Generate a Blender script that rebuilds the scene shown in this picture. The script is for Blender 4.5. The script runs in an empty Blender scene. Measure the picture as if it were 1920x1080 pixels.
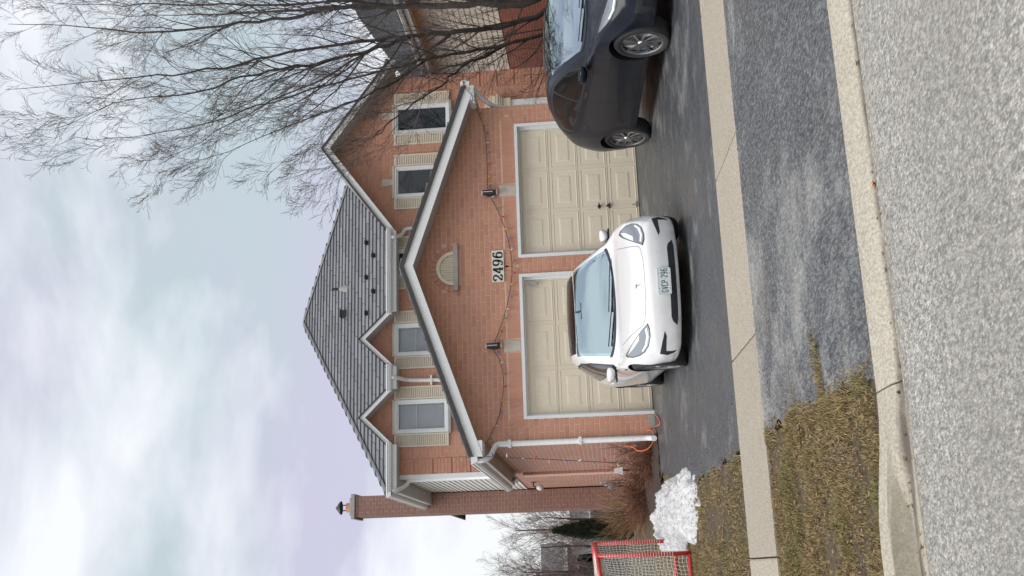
import bpy, bmesh, math, random
import numpy as np
from mathutils import Vector, Matrix
from mathutils.bvhtree import BVHTree
from mathutils.geometry import delaunay_2d_cdt

scene = bpy.context.scene
COL = scene.collection
R = math.radians
rng = random.Random(7)

# ------------------------------------------------------------------ camera
# upright picture: yaw to the right, slight upward pitch; the phone was held
# on its side, so the world's up points to the picture's left
F_PX = 1924.2
YAW, PIT, ROL = 0.27096, 0.07993, -0.05462
CAM = Vector((-2.4074, -16.8054, 0.8615))
_d = Vector((math.sin(YAW)*math.cos(PIT), math.cos(YAW)*math.cos(PIT), math.sin(PIT)))
_r = Vector((math.cos(YAW), -math.sin(YAW), 0))
_u = _r.cross(_d)
RIGHT = _r*math.cos(ROL) + _u*math.sin(ROL)
UP = -_r*math.sin(ROL) + _u*math.cos(ROL)
FWD = _d
cd = bpy.data.cameras.new('camera')
cam = bpy.data.objects.new('camera', cd)
COL.objects.link(cam)
m = Matrix.Identity(4)
for i in range(3):
    m[i][0] = -UP[i]; m[i][1] = RIGHT[i]; m[i][2] = -FWD[i]; m[i][3] = CAM[i]
cam.matrix_world = m
cd.sensor_fit = 'HORIZONTAL'
cd.sensor_width = 36
cd.lens = F_PX*36/1920
cd.clip_start = 0.1
cd.clip_end = 2000
scene.camera = cam

# ------------------------------------------------------------------ sky
SUN_EL, SUN_AZ = R(62), R(228)      # azimuth measured from +Y clockwise: behind the camera, to its left
w = bpy.data.worlds.new('World')
scene.world = w
w.use_nodes = True
nt = w.node_tree
nt.nodes.clear()
N = nt.nodes.new
out = N('ShaderNodeOutputWorld')
bg = N('ShaderNodeBackground')
bg.inputs['Strength'].default_value = 0.11
sky = N('ShaderNodeTexSky')
sky.sky_type = 'NISHITA'
sky.sun_disc = False
sky.sun_elevation = SUN_EL
sky.sun_rotation = SUN_AZ
tc = N('ShaderNodeTexCoord')
mp = N('ShaderNodeMapping')
mp.inputs['Scale'].default_value = (1.0, 1.0, 2.6)
mp.inputs['Location'].default_value = (1.2698, 2.3189, 3.5465)
n1 = N('ShaderNodeTexNoise'); n1.inputs['Scale'].default_value = 2.6; n1.inputs['Detail'].default_value = 5; n1.inputs['Roughness'].default_value = 0.52; n1.inputs['Distortion'].default_value = 0.3
r1 = N('ShaderNodeValToRGB')
r1.color_ramp.elements[0].position = 0.43; r1.color_ramp.elements[1].position = 0.61
n2 = N('ShaderNodeTexNoise'); n2.inputs['Scale'].default_value = 1.7; n2.inputs['Detail'].default_value = 3
r2 = N('ShaderNodeValToRGB')
r2.color_ramp.elements[0].position = 0.40; r2.color_ramp.elements[1].position = 0.62
r2.color_ramp.elements[0].color = (2.9, 3.35, 3.55, 1)
r2.color_ramp.elements[1].color = (3.2, 3.1, 3.85, 1)
mixc = N('ShaderNodeMix'); mixc.data_type = 'RGBA'
mixc.inputs[7].default_value = (5.0, 5.1, 5.3, 1)
mixs = N('ShaderNodeMix'); mixs.data_type = 'RGBA'
mixs.inputs[0].default_value = 0.93
L = nt.links.new
L(tc.outputs['Generated'], mp.inputs['Vector'])
L(mp.outputs[0], n1.inputs['Vector']); L(mp.outputs[0], n2.inputs['Vector'])
L(n1.outputs['Fac'], r1.inputs[0]); L(n2.outputs['Fac'], r2.inputs[0])
L(r1.outputs[0], mixc.inputs[0]); L(r2.outputs[0], mixc.inputs[6])
# towards the horizon the overcast turns warmer and whiter
sx = N('ShaderNodeSeparateXYZ'); L(tc.outputs['Generated'], sx.inputs[0])
mr = N('ShaderNodeMapRange'); mr.inputs[1].default_value = 0.0; mr.inputs[2].default_value = 0.22; mr.inputs[3].default_value = 0.8; mr.inputs[4].default_value = 0.0
L(sx.outputs[2], mr.inputs[0])
mixh = N('ShaderNodeMix'); mixh.data_type = 'RGBA'
mixh.inputs[7].default_value = (4.5, 4.55, 4.4, 1)
L(mr.outputs[0], mixh.inputs[0]); L(mixc.outputs[2], mixh.inputs[6])
L(sky.outputs[0], mixs.inputs[6]); L(mixh.outputs[2], mixs.inputs[7])
L(mixs.outputs[2], bg.inputs[0]); L(bg.outputs[0], out.inputs[0])

sl = bpy.data.lights.new('sun', 'SUN')
sl.energy = 1.5
sl.angle = R(38)
sl.color = (1.0, 0.96, 0.9)
so = bpy.data.objects.new('sun', sl)
COL.objects.link(so)
sdir = Vector((math.sin(SUN_AZ)*math.cos(SUN_EL), math.cos(SUN_AZ)*math.cos(SUN_EL), math.sin(SUN_EL)))
so.rotation_euler = sdir.to_track_quat('Z', 'Y').to_euler()

vs = scene.view_settings
vs.view_transform = 'Standard'
vs.look = 'None'
vs.exposure = 0.88
vs.gamma = 1
vs.use_curve_mapping = False

# ------------------------------------------------------------------ helpers
def ray(x, y):
    return FWD + RIGHT*((540-y)/F_PX) - UP*((x-960)/F_PX)
def PY(x, y, Yp):
    q = ray(x, y); return CAM + q*((Yp-CAM.y)/q.y)
def PX(x, y, Xp):
    q = ray(x, y); return CAM + q*((Xp-CAM.x)/q.x)
SLOPE = 0.0452
def gz(y):
    if y < -11.55: return -0.522
    if y < 3: return SLOPE*y
    return SLOPE*3 + 0.01*min(y-3, 10)
def PG(x, y, dz=0.0):
    q = ray(x, y); t = (SLOPE*CAM.y + dz - CAM.z)/(q.z - SLOPE*q.y); return CAM + q*t

WORLD = {}     # world offset of each unrotated object
def worldof(o): return WORLD.get(o.name, Vector((0, 0, 0))) if o else Vector((0, 0, 0))
def link(o, parent=None, at=None, local=False):
    COL.objects.link(o)
    at = Vector(at) if at is not None else Vector((0, 0, 0))
    WORLD[o.name] = at
    if parent is not None:
        o.parent = parent
        o.location = at if local else at - worldof(parent)
    else:
        o.location = at
    return o
def tag(o, label, cat, group=None, kind=None):
    if label: o['label'] = label
    if cat: o['category'] = cat
    if group: o['group'] = group
    if kind: o['kind'] = kind
    return o
def thing(name, label, cat, loc=(0, 0, 0), group=None, rot=None):
    o = bpy.data.objects.new(name, None)
    o.empty_display_size = 0.2
    link(o, None, loc)
    if rot: o.rotation_euler = rot
    return tag(o, label, cat, group)

class MB:
    def __init__(s): s.v = []; s.f = []; s.sm = []
    def add(s, vs, fs):
        b = len(s.v)
        s.v += [tuple(p) for p in vs]
        s.f += [tuple(i+b for i in f) for f in fs]
        return s
    def box(s, x0, x1, y0, y1, z0, z1):
        if x0 > x1: x0, x1 = x1, x0
        if y0 > y1: y0, y1 = y1, y0
        if z0 > z1: z0, z1 = z1, z0
        vs = [(x0,y0,z0),(x1,y0,z0),(x1,y1,z0),(x0,y1,z0),(x0,y0,z1),(x1,y0,z1),(x1,y1,z1),(x0,y1,z1)]
        return s.add(vs, [(3,2,1,0),(4,5,6,7),(0,1,5,4),(1,2,6,5),(2,3,7,6),(3,0,4,7)])
    def prism(s, poly, off):
        """poly: list of 3D points (planar), extruded by vector off"""
        n = len(poly); off = Vector(off)
        a = [Vector(p) for p in poly]; b = [p+off for p in a]
        fs = [tuple(range(n)), tuple(range(2*n-1, n-1, -1))]
        fs += [(i, n+i, n+(i+1) % n, (i+1) % n) for i in range(n)]
        return s.add(a+b, fs)
    def bar(s, a, b, w, h, up=(0, 0, 1)):
        """rectangular bar from a to b, width w (sideways) height h (along up)"""
        a = Vector(a); b = Vector(b); d = (b-a).normalized(); up = Vector(up)
        sd = d.cross(up).normalized(); u2 = sd.cross(d)
        q = [sd*(w/2)+u2*(h/2), -sd*(w/2)+u2*(h/2), -sd*(w/2)-u2*(h/2), sd*(w/2)-u2*(h/2)]
        return s.prism([a+k for k in q], b-a)
    def tube(s, pts, r, n=6, cap=True):
        pts = [Vector(p) for p in pts]; k = len(pts)
        rs = r if isinstance(r, (list, tuple)) else [r]*k
        ref = None; base = len(s.v); vs = []; fs = []
        for i in range(k):
            t = (pts[min(i+1, k-1)]-pts[max(i-1, 0)])
            if t.length < 1e-9: t = Vector((0, 0, 1))
            t.normalize()
            if ref is None:
                ref = t.orthogonal().normalized()
            ref = ref - t*ref.dot(t)
            if ref.length < 1e-6: ref = t.orthogonal()
            ref.normalize(); bn = t.cross(ref)
            for j in range(n):
                a = 2*math.pi*j/n
                vs.append(pts[i] + (ref*math.cos(a)+bn*math.sin(a))*rs[i])
        for i in range(k-1):
            for j in range(n):
                fs.append((i*n+j, i*n+(j+1) % n, (i+1)*n+(j+1) % n, (i+1)*n+j))
        if cap:
            fs.append(tuple(range(n-1, -1, -1))); fs.append(tuple((k-1)*n+j for j in range(n)))
        return s.add(vs, fs)
    def lathe(s, prof, center, axis='z', n=24):
        """prof: list of (r, h)"""
        c = Vector(center); vs = []; fs = []; k = len(prof)
        for r, h in prof:
            for j in range(n):
                a = 2*math.pi*j/n; x, y = r*math.cos(a), r*math.sin(a)
                if axis == 'z': p = Vector((x, y, h))
                elif axis == 'x': p = Vector((h, x, y))
                else: p = Vector((x, h, y))
                vs.append(c+p)
        for i in range(k-1):
            for j in range(n):
                fs.append((i*n+j, i*n+(j+1) % n, (i+1)*n+(j+1) % n, (i+1)*n+j))
        return s.add(vs, fs)
    def build(s, name, mat, parent=None, smooth=False, at=None, local=False, angle=None):
        me = bpy.data.meshes.new(name)
        me.from_pydata(s.v, [], s.f)
        if smooth:
            me.shade_smooth()
            if angle: me.set_sharp_from_angle(angle=R(angle))
        o = bpy.data.objects.new(name, me)
        if mat: me.materials.append(mat)
        return link(o, parent, at, local)

def copyobj(src, name, parent, at, local=False):
    o = bpy.data.objects.new(name, src.data)
    return link(o, parent, at, local)

def catmull(P, n):
    P = [Vector(p) for p in P]; o = []
    for i in range(len(P)-1):
        a, b, c, d = P[max(i-1, 0)], P[i], P[i+1], P[min(i+2, len(P)-1)]
        for k in range(n):
            t = k/n
            o.append(0.5*((2*b)+(c-a)*t+(2*a-5*b+4*c-d)*t*t+(3*b-a-3*c+d)*t**3))
    o.append(P[-1]); return o

# ------------------------------------------------------------------ materials
def mat(name, base=(0.5, 0.5, 0.5), rough=0.7, metal=0.0, coat=0.0, spec=0.5):
    m_ = bpy.data.materials.new(name); m_.use_nodes = True
    b = m_.node_tree.nodes['Principled BSDF']
    b.inputs['Base Color'].default_value = (*base, 1)
    b.inputs['Roughness'].default_value = rough
    b.inputs['Metallic'].default_value = metal
    b.inputs['Coat Weight'].default_value = coat
    b.inputs['Coat Roughness'].default_value = 0.04
    b.inputs['Specular IOR Level'].default_value = spec
    return m_
class NG:
    """small node-graph helper"""
    def __init__(s, m_): s.nt = m_.node_tree; s.b = s.nt.nodes['Principled BSDF']; s.co = None
    def n(s, t, **kw):
        x = s.nt.nodes.new(t)
        for k, v_ in kw.items(): setattr(x, k, v_)
        return x
    def l(s, a, b): s.nt.links.new(a, b)
    def coords(s, scale=(1, 1, 1), obj=True, rot=(0, 0, 0)):
        if obj == 'world':
            t = s.n('ShaderNodeNewGeometry').outputs['Position']
        else:
            t = s.n('ShaderNodeTexCoord').outputs['Object']
        mpp = s.n('ShaderNodeMapping'); mpp.inputs['Scale'].default_value = scale; mpp.inputs['Rotation'].default_value = rot
        s.l(t, mpp.inputs[0]); return mpp.outputs[0]
    def noise(s, vec, scale, detail=4, rough=0.6, dist=0.0):
        x = s.n('ShaderNodeTexNoise'); x.inputs['Scale'].default_value = scale; x.inputs['Detail'].default_value = detail
        x.inputs['Roughness'].default_value = rough; x.inputs['Distortion'].default_value = dist
        s.l(vec, x.inputs['Vector']); return x.outputs['Fac']
    def voronoi(s, vec, scale, feature='F1', out='Distance'):
        x = s.n('ShaderNodeTexVoronoi'); x.feature = feature; x.inputs['Scale'].default_value = scale
        s.l(vec, x.inputs['Vector']); return x.outputs[out]
    def ramp(s, fac, stops):
        x = s.n('ShaderNodeValToRGB'); e = x.color_ramp.elements
        while len(e) < len(stops): e.new(0.5)
        for k, (p, c) in enumerate(stops):
            e[k].position = p; e[k].color = (*c, 1) if len(c) == 3 else c
        s.l(fac, x.inputs[0]); return x.outputs[0]
    def mix(s, fac, a, b, mode='MIX'):
        x = s.n('ShaderNodeMix', data_type='RGBA', blend_type=mode)
        for sock, val in ((x.inputs[0], fac), (x.inputs[6], a), (x.inputs[7], b)):
            if isinstance(val, (int, float)): sock.default_value = val
            elif isinstance(val, tuple): sock.default_value = (*val, 1)
            else: s.l(val, sock)
        return x.outputs[2]
    def math(s, op, a, b=None):
        x = s.n('ShaderNodeMath', operation=op)
        for sock, val in ((x.inputs[0], a), (x.inputs[1], b)):
            if val is None: continue
            if isinstance(val, (int, float)): sock.default_value = val
            else: s.l(val, sock)
        return x.outputs[0]
    def rand(s):
        a = s.n('ShaderNodeObjectInfo').outputs['Random']; b = s.n('ShaderNodeNewGeometry').outputs['Random Per Island']
        return s.math('FRACT', s.math('ADD', a, b))
    def bump(s, h, strength=0.3, dist=0.01):
        x = s.n('ShaderNodeBump'); x.inputs['Strength'].default_value = strength; x.inputs['Distance'].default_value = dist
        s.l(h, x.inputs['Height']); s.l(x.outputs[0], s.b.inputs['Normal'])
    def color(s, c): s.l(c, s.b.inputs['Base Color'])
    def rough(s, c): s.l(c, s.b.inputs['Roughness'])

def m_brick(name, tone):
    m_ = mat(name, tone, 0.85); g = NG(m_); v = g.coords(obj='world')
    r = g.rand()
    a = tuple(c*k for c, k in zip(tone, (0.78, 0.76, 0.80))); b = tuple(min(c*k, 1) for c, k in zip(tone, (1.13, 1.14, 1.12)))
    base = g.ramp(r, [(0.0, a), (0.12, tuple(c*0.9 for c in tone)), (0.3, tone), (0.75, tone), (1.0, b)])
    n = g.noise(v, 9, 5, 0.65)
    c = g.mix(g.ramp(n, [(0.3, (0, 0, 0)), (0.75, (0.45,)*3)]), base, tuple(min(x*1.22, 1) for x in tone))
    fine = g.noise(v, 160, 2, 0.5)
    c = g.mix(0.28, c, g.ramp(fine, [(0.3, tuple(x*0.6 for x in tone)), (0.7, tuple(min(x*1.35, 1) for x in tone))]))
    big = g.noise(v, 0.7, 3, 0.5)
    c = g.mix(g.ramp(big, [(0.4, (0,)*3), (0.8, (0.3,)*3)]), c, tuple(x*0.72 for x in tone))
    g.color(c); g.bump(fine, 0.35, 0.004); return m_
def m_noisy(name, a, b, scale, rough=0.8, fine=None, bump=0.2, metal=0.0, coat=0.0, bdist=0.004, spec=0.5, lo=0.35, hi=0.65):
    m_ = mat(name, a, rough, metal, coat, spec); g = NG(m_); v = g.coords(obj='world')
    n = g.noise(v, scale, 5, 0.6)
    c = g.ramp(n, [(lo, a), (hi, b)])
    if fine:
        f = g.noise(v, fine, 3, 0.6)
        c = g.mix(0.25, c, g.ramp(f, [(0.35, tuple(x*0.6 for x in a)), (0.65, tuple(min(1, x*1.3) for x in b))]))
        g.bump(f, bump, bdist)
    g.color(c); return m_

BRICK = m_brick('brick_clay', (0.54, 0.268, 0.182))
BRICK_SHADED = m_brick('brick_shaded', (0.44, 0.225, 0.17))  # same house brick, shade of the side walls put into the colour
BRICK_CH = m_brick('brick_chimney_shaded', (0.27, 0.155, 0.13))  # chimney brick with its shade put into the colour
BRICK_N = m_brick('brick_neighbour', (0.30, 0.115, 0.085))
MORTAR = m_noisy('mortar', (0.64, 0.41, 0.30), (0.71, 0.48, 0.36), 4, 0.95, 90, 0.4)
STONE = m_noisy('keystone_concrete', (0.50, 0.43, 0.36), (0.60, 0.54, 0.46), 14, 0.9, 120, 0.4)
SILLC = m_noisy('sill_concrete', (0.30, 0.29, 0.27), (0.42, 0.41, 0.39), 8, 0.9, 100, 0.4)
WHITE = m_noisy('white_aluminium', (0.74, 0.75, 0.75), (0.80, 0.81, 0.80), 1.3, 0.42, 60, 0.05)
SOFFIT = m_noisy('soffit_grey', (0.40, 0.40, 0.40), (0.47, 0.47, 0.46), 1.5, 0.6, 60, 0.05)
CREAM = m_noisy('cream_paint', (0.66, 0.58, 0.44), (0.72, 0.64, 0.50), 1.6, 0.5, 80, 0.05)
DOORP = m_noisy('garage_door_paint', (0.72, 0.63, 0.48), (0.77, 0.68, 0.53), 1.1, 0.5, 70, 0.03)
SHUT = m_noisy('shutter_cream', (0.68, 0.60, 0.48), (0.75, 0.67, 0.55), 2, 0.55, 70, 0.05)
SHINGLE = mat('roof_shingle', (0.2, 0.2, 0.22), 0.5)
g = NG(SHINGLE); v = g.coords(obj='world')
c = g.ramp(g.rand(), [(0, (0.125, 0.13, 0.145)), (0.5, (0.17, 0.175, 0.19)), (1, (0.215, 0.22, 0.235))])
f = g.noise(v, 220, 2, 0.5)
c = g.mix(0.3, c, g.ramp(f, [(0.35, (0.09, 0.09, 0.10)), (0.65, (0.27, 0.27, 0.285))]))
g.color(c); g.bump(f, 0.3, 0.003)
UNDERLAY = mat('roof_underlay', (0.06, 0.06, 0.065), 0.9)
DARKEDGE = m_noisy('shingle_edge_dark', (0.045, 0.042, 0.04), (0.08, 0.075, 0.07), 20, 0.9, 120, 0.3)
BLACK = mat('black_metal', (0.02, 0.02, 0.022), 0.4)
SIDING = m_noisy('vinyl_siding', (0.66, 0.64, 0.60), (0.74, 0.72, 0.69), 1.5, 0.5, 60, 0.05)
GLASS = mat('window_glass', (0.012, 0.016, 0.02), 0.04, 0, 0, 0.7)
CURTAIN = m_noisy('window_blind', (0.42, 0.46, 0.50), (0.50, 0.54, 0.57), 1.5, 0.7)
INTERIOR = mat('dark_interior', (0.03, 0.03, 0.035), 0.9)
m_ = mat('clear_glass', (1, 1, 1), 0.02); b_ = m_.node_tree.nodes['Principled BSDF']
b_.inputs['Transmission Weight'].default_value = 1.0; b_.inputs['IOR'].default_value = 1.45
CLEAR = m_
def m_asphalt(name, shift, gloss, hi):
    m_ = mat(name, (0.1, 0.1, 0.1), 0.62); g = NG(m_); v = g.coords(obj='world')
    va = g.coords((0.8, 0.85, 1.0), 'world', (0, 0, 0.3))
    big = g.noise(va, 0.62, 7, 0.66, 0.5)
    med = g.noise(va, 2.6, 8, 0.72, 0.4)
    s = g.math('ADD', g.math('ADD', g.math('MULTIPLY', big, 0.55), g.math('MULTIPLY', med, 0.45)), shift)
    c = g.ramp(s, [(0.43, (0.030, 0.035, 0.042)), (0.475, (0.055, 0.061, 0.069)), (0.505, (0.125, 0.128, 0.13)), (0.55, (0.22, 0.218, 0.205)), (0.62, (0.34, 0.33, 0.305))])
    fine = g.noise(g.coords((1, 0.4, 1), 'world'), 46, 5, 0.85)
    c = g.mix(0.40, c, g.mix(g.ramp(fine, [(0.42, (0,)*3), (0.5, (0.25,)*3), (0.62, (1,)*3)]), (0.025, 0.03, 0.037), (hi, hi*.99, hi*.95)))
    sp = g.voronoi(v, 85)
    spn = g.noise(v, 1.1, 3)
    c = g.mix(g.math('MULTIPLY', g.ramp(sp, [(0.10, (1,)*3), (0.22, (0,)*3)]), g.ramp(spn, [(0.42, (0,)*3), (0.6, (0.6,)*3)])), c, (0.42, 0.41, 0.38))
    br = g.noise(v, 0.9, 4, 0.6)
    c = g.mix(g.ramp(br, [(0.55, (0,)*3), (0.75, (0.4,)*3)]), c, (0.11, 0.085, 0.065))
    # hairline cracking, with dirt in it
    vv = g.mix(0.30, v, g.n('ShaderNodeTexNoise').outputs['Color'])
    cr = g.voronoi(g.coords((1.0, 0.45, 1), 'world'), 2.3, 'DISTANCE_TO_EDGE')
    crm = g.noise(v, 0.45, 2)
    ck = g.math('MULTIPLY', g.ramp(g.math('ADD', cr, g.math('MULTIPLY', g.math('SUBTRACT', g.noise(v, 14, 4, 0.7), 0.5), 0.06)), [(0.006, (1,)*3), (0.022, (0,)*3)]), g.ramp(crm, [(0.56, (0,)*3), (0.66, (0.6,)*3)]))
    c = g.mix(ck, c, (0.035, 0.028, 0.022))
    g.color(c)
    g.rough(g.ramp(med, [(0.35, (gloss,)*3), (0.65, (gloss+0.3,)*3)]))
    g.bump(g.math('ADD', fine, g.math('MULTIPLY', sp, -0.6)), 0.5, 0.008); return m_
ASPH = m_asphalt('driveway_asphalt', -0.062, 0.32, 0.17)
ASPH2 = m_asphalt('apron_asphalt', -0.012, 0.48, 0.44)
def m_road():
    m_ = mat('road_chipseal', (0.3, 0.3, 0.29), 0.8); g = NG(m_); v = g.coords(obj='world')
    vo = g.n('ShaderNodeTexVoronoi'); vo.inputs['Scale'].default_value = 100; vy = g.coords((1.0, 0.52, 1.0), 'world'); g.l(vy, vo.inputs['Vector'])
    ch = g.n('ShaderNodeSeparateColor'); g.l(vo.outputs['Color'], ch.inputs[0])
    c = g.ramp(ch.outputs[0], [(0.0, (0.08, 0.078, 0.072)), (0.3, (0.20, 0.194, 0.175)), (0.6, (0.34, 0.33, 0.295)), (0.82, (0.50, 0.48, 0.42)), (1.0, (0.78, 0.75, 0.66))])
    c = g.mix(g.ramp(vo.outputs['Distance'], [(0.35, (0,)*3), (0.75, (0.75,)*3)]), c, (0.13, 0.13, 0.13))
    n = g.noise(vy, 42, 5, 0.85)
    c = g.mix(0.45, c, g.ramp(n, [(0.38, (0.07, 0.068, 0.065)), (0.49, (0.33, 0.32, 0.29)), (0.60, (0.80, 0.76, 0.665))]))
    big = g.noise(v, 0.8, 4, 0.6)
    c = g.mix(g.ramp(big, [(0.3, (0.0,)*3), (0.7, (0.35,)*3)]), c, (0.29, 0.27, 0.235))
    wear = g.noise(g.coords((0.16, 1.0, 1), 'world'), 0.9, 3, 0.5)
    c = g.mix(g.ramp(wear, [(0.42, (0,)*3), (0.62, (0.30,)*3)]), c, (0.20, 0.19, 0.17))
    st_ = g.noise(v, 2.2, 6, 0.7)
    c = g.mix(g.ramp(st_, [(0.60, (0,)*3), (0.70, (0.35,)*3)]), c, (0.13, 0.12, 0.105))
    g.color(c); g.bump(g.math('ADD', g.math('MULTIPLY', vo.outputs['Distance'], -1.0), n), 0.6, 0.01); return m_
ROADM = m_road()
def m_conc(name, a, b, scale=1.0):
    m_ = mat(name, a, 0.88); g = NG(m_); v = g.coords(obj='world')
    n = g.noise(v, 1.2*scale, 5, 0.6)
    c = g.ramp(n, [(0.3, a), (0.7, b)])
    f = g.noise(g.coords((1, 0.5, 1), 'world'), 70, 4, 0.8)
    c = g.mix(0.55, c, g.ramp(f, [(0.36, tuple(x*0.45 for x in a)), (0.64, tuple(min(1, x*1.5) for x in b))]))
    st = g.noise(v, 5, 6, 0.7)
    c = g.mix(g.ramp(st, [(0.55, (0,)*3), (0.8, (0.35,)*3)]), c, tuple(x*0.55 for x in a))
    tn = g.n('ShaderNodeObjectInfo').outputs['Random']
    c = g.mix(g.ramp(tn, [(0, (0.0,)*3), (1, (0.30,)*3)]), c, tuple(x*0.62 for x in a))
    g.color(c); g.bump(f, 0.3, 0.005); return m_
CONC = m_conc('sidewalk_concrete', (0.32, 0.28, 0.22), (0.40, 0.355, 0.285))
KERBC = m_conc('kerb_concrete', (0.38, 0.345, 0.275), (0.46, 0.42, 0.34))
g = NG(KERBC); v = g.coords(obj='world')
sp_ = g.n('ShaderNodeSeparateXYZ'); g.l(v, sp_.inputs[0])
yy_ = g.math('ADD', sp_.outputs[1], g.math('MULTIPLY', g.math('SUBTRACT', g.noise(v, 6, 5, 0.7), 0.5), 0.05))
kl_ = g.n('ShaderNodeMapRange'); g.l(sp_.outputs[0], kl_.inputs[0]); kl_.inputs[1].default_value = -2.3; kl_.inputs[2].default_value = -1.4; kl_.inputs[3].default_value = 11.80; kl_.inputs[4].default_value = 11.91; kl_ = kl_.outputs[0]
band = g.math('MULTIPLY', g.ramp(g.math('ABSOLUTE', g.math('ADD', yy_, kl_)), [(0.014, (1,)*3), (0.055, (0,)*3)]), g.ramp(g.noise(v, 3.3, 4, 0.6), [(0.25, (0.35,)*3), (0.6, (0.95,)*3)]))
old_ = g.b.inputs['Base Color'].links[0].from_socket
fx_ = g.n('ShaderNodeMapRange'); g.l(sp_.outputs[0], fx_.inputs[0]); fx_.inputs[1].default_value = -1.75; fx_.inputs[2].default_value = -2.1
face_ = g.math('MULTIPLY', g.math('MULTIPLY', fx_.outputs[0], g.ramp(g.math('ABSOLUTE', g.math('ADD', sp_.outputs[1], 11.723)), [(0.030, (0.62,)*3), (0.042, (0,)*3)])), g.ramp(g.noise(v, 22, 4, 0.7), [(0.3, (0.7,)*3), (0.6, (1,)*3)]))  # raised kerb face: painted shade together with road splash
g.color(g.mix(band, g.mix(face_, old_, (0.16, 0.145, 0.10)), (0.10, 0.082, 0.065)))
SOIL = m_noisy('lawn_soil', (0.05, 0.036, 0.02), (0.11, 0.08, 0.042), 3, 0.95, 40, 0.8, bdist=0.02)
TERR = m_noisy('terrain_grass', (0.07, 0.065, 0.03), (0.13, 0.105, 0.05), 0.8, 0.95, 20, 0.6, bdist=0.03)
def m_island(name, cols, rough=0.8):
    m_ = mat(name, cols[0], rough); g = NG(m_)
    k = len(cols); g.color(g.ramp(g.rand(), [(i/(k-1), c) for i, c in enumerate(cols)])); return m_
GRASS = mat('grass_blades', (0.2, 0.16, 0.07), 0.8); g = NG(GRASS); v = g.coords(obj='world')
ra_ = g.rand()
dry_ = g.ramp(ra_, [(0, (0.15, 0.10, 0.04)), (0.2, (0.32, 0.235, 0.105)), (0.4, (0.085, 0.055, 0.03)), (0.62, (0.43, 0.33, 0.15)), (0.8, (0.20, 0.12, 0.06)), (1, (0.62, 0.50, 0.27))])
grn_ = g.ramp(ra_, [(0, (0.10, 0.115, 0.025)), (0.3, (0.24, 0.205, 0.065)), (0.55, (0.045, 0.055, 0.018)), (0.85, (0.34, 0.275, 0.105)), (1, (0.13, 0.145, 0.04))])
g.color(g.mix(g.ramp(g.noise(v, 2.1, 4, 0.65), [(0.47, (0,)*3), (0.62, (0.9,)*3)]), dry_, grn_))
LEAFL = m_island('leaf_litter', [(0.10, 0.055, 0.03), (0.20, 0.12, 0.06), (0.30, 0.21, 0.11), (0.07, 0.045, 0.03), (0.26, 0.16, 0.085)])
BARK = m_noisy('tree_bark', (0.036, 0.03, 0.028), (0.08, 0.067, 0.06), 9, 0.9, 60, 0.9, bdist=0.02)
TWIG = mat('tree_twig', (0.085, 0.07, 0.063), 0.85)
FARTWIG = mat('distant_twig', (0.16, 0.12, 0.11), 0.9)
RUBBER = m_noisy('tyre_rubber', (0.018, 0.018, 0.02), (0.032, 0.032, 0.034), 8, 0.75)
# ------------------------------------------------------------------ ground, road, pavement
def sheet(name, xs, prof, mat_, kind='structure', parent=None):
    """strip of ground: profile [(y, z)...] swept along the x positions"""
    b = MB(); vs = []; fs = []; n = len(prof)
    for x in xs:
        for (y, z) in prof: vs.append((x, y, z))
    for i in range(len(xs)-1):
        for j in range(n-1):
            fs.append((i*n+j, (i+1)*n+j, (i+1)*n+j+1, i*n+j+1))
    b.add(vs, fs); o = b.build(name, mat_, parent)
    if kind: o['kind'] = kind
    return o
sheet('terrain', [-400, -60, 60, 400], [(-400, -1.3), (-60, -0.95), (-25, -0.72), (-11.6, -0.68), (-11.45, -0.60), (0, -0.045), (3, 0.08), (13, 0.16), (400, 0.2)], TERR)
sheet('road', [-60, -5, 0, 5, 60], [(-22.5, -0.50), (-20, -0.455), (-17, -0.425), (-14, -0.48), (-12.6, -0.523), (-12.05, -0.539), (-11.93, -0.546)], ROADM)
sheet('lawn', [-14, -6, -3, -1.46], [(-11.56, -0.535), (-8.70, SLOPE*-8.7-0.022), (-7.56, SLOPE*-7.6-0.022), (0, -0.012), (3, 0.125), (13, 0.225), (30, 0.24)], SOIL)
# driveway: upper part and the apron below the sidewalk
def drive(name, left, right, y0, y1, mt):
    b = MB(); k = 60; vs = []; fs = []
    rr = random.Random(3)
    for i in range(k+1):
        y = y0+(y1-y0)*i/k
        xl = left(y) + 0.03*math.sin(y*7.3)+0.02*math.sin(y*17+1)+rr.uniform(-0.012, 0.012)
        for x in (xl, 1.5, right): vs.append((x, y, SLOPE*y))
    for i in range(k):
        for j in range(2): fs.append((i*3+j, i*3+j+1, i*3+4+j, i*3+3+j))
    b.add(vs, fs); o = b.build(name, mt); o['kind'] = 'structure'; return o
def left_up(y):
    if y > -0.9: return -1.03
    return -1.03-0.42*min(1, (-0.9-y)/2.2)
drive('driveway', left_up, 6.3, -7.57, 0.1, ASPH)
drive('driveway_apron', lambda y: -1.47+0.05*math.sin(y*2)-(0.07 if y < -11 else 0), 7.0, -11.54, -8.69, ASPH2)
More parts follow.
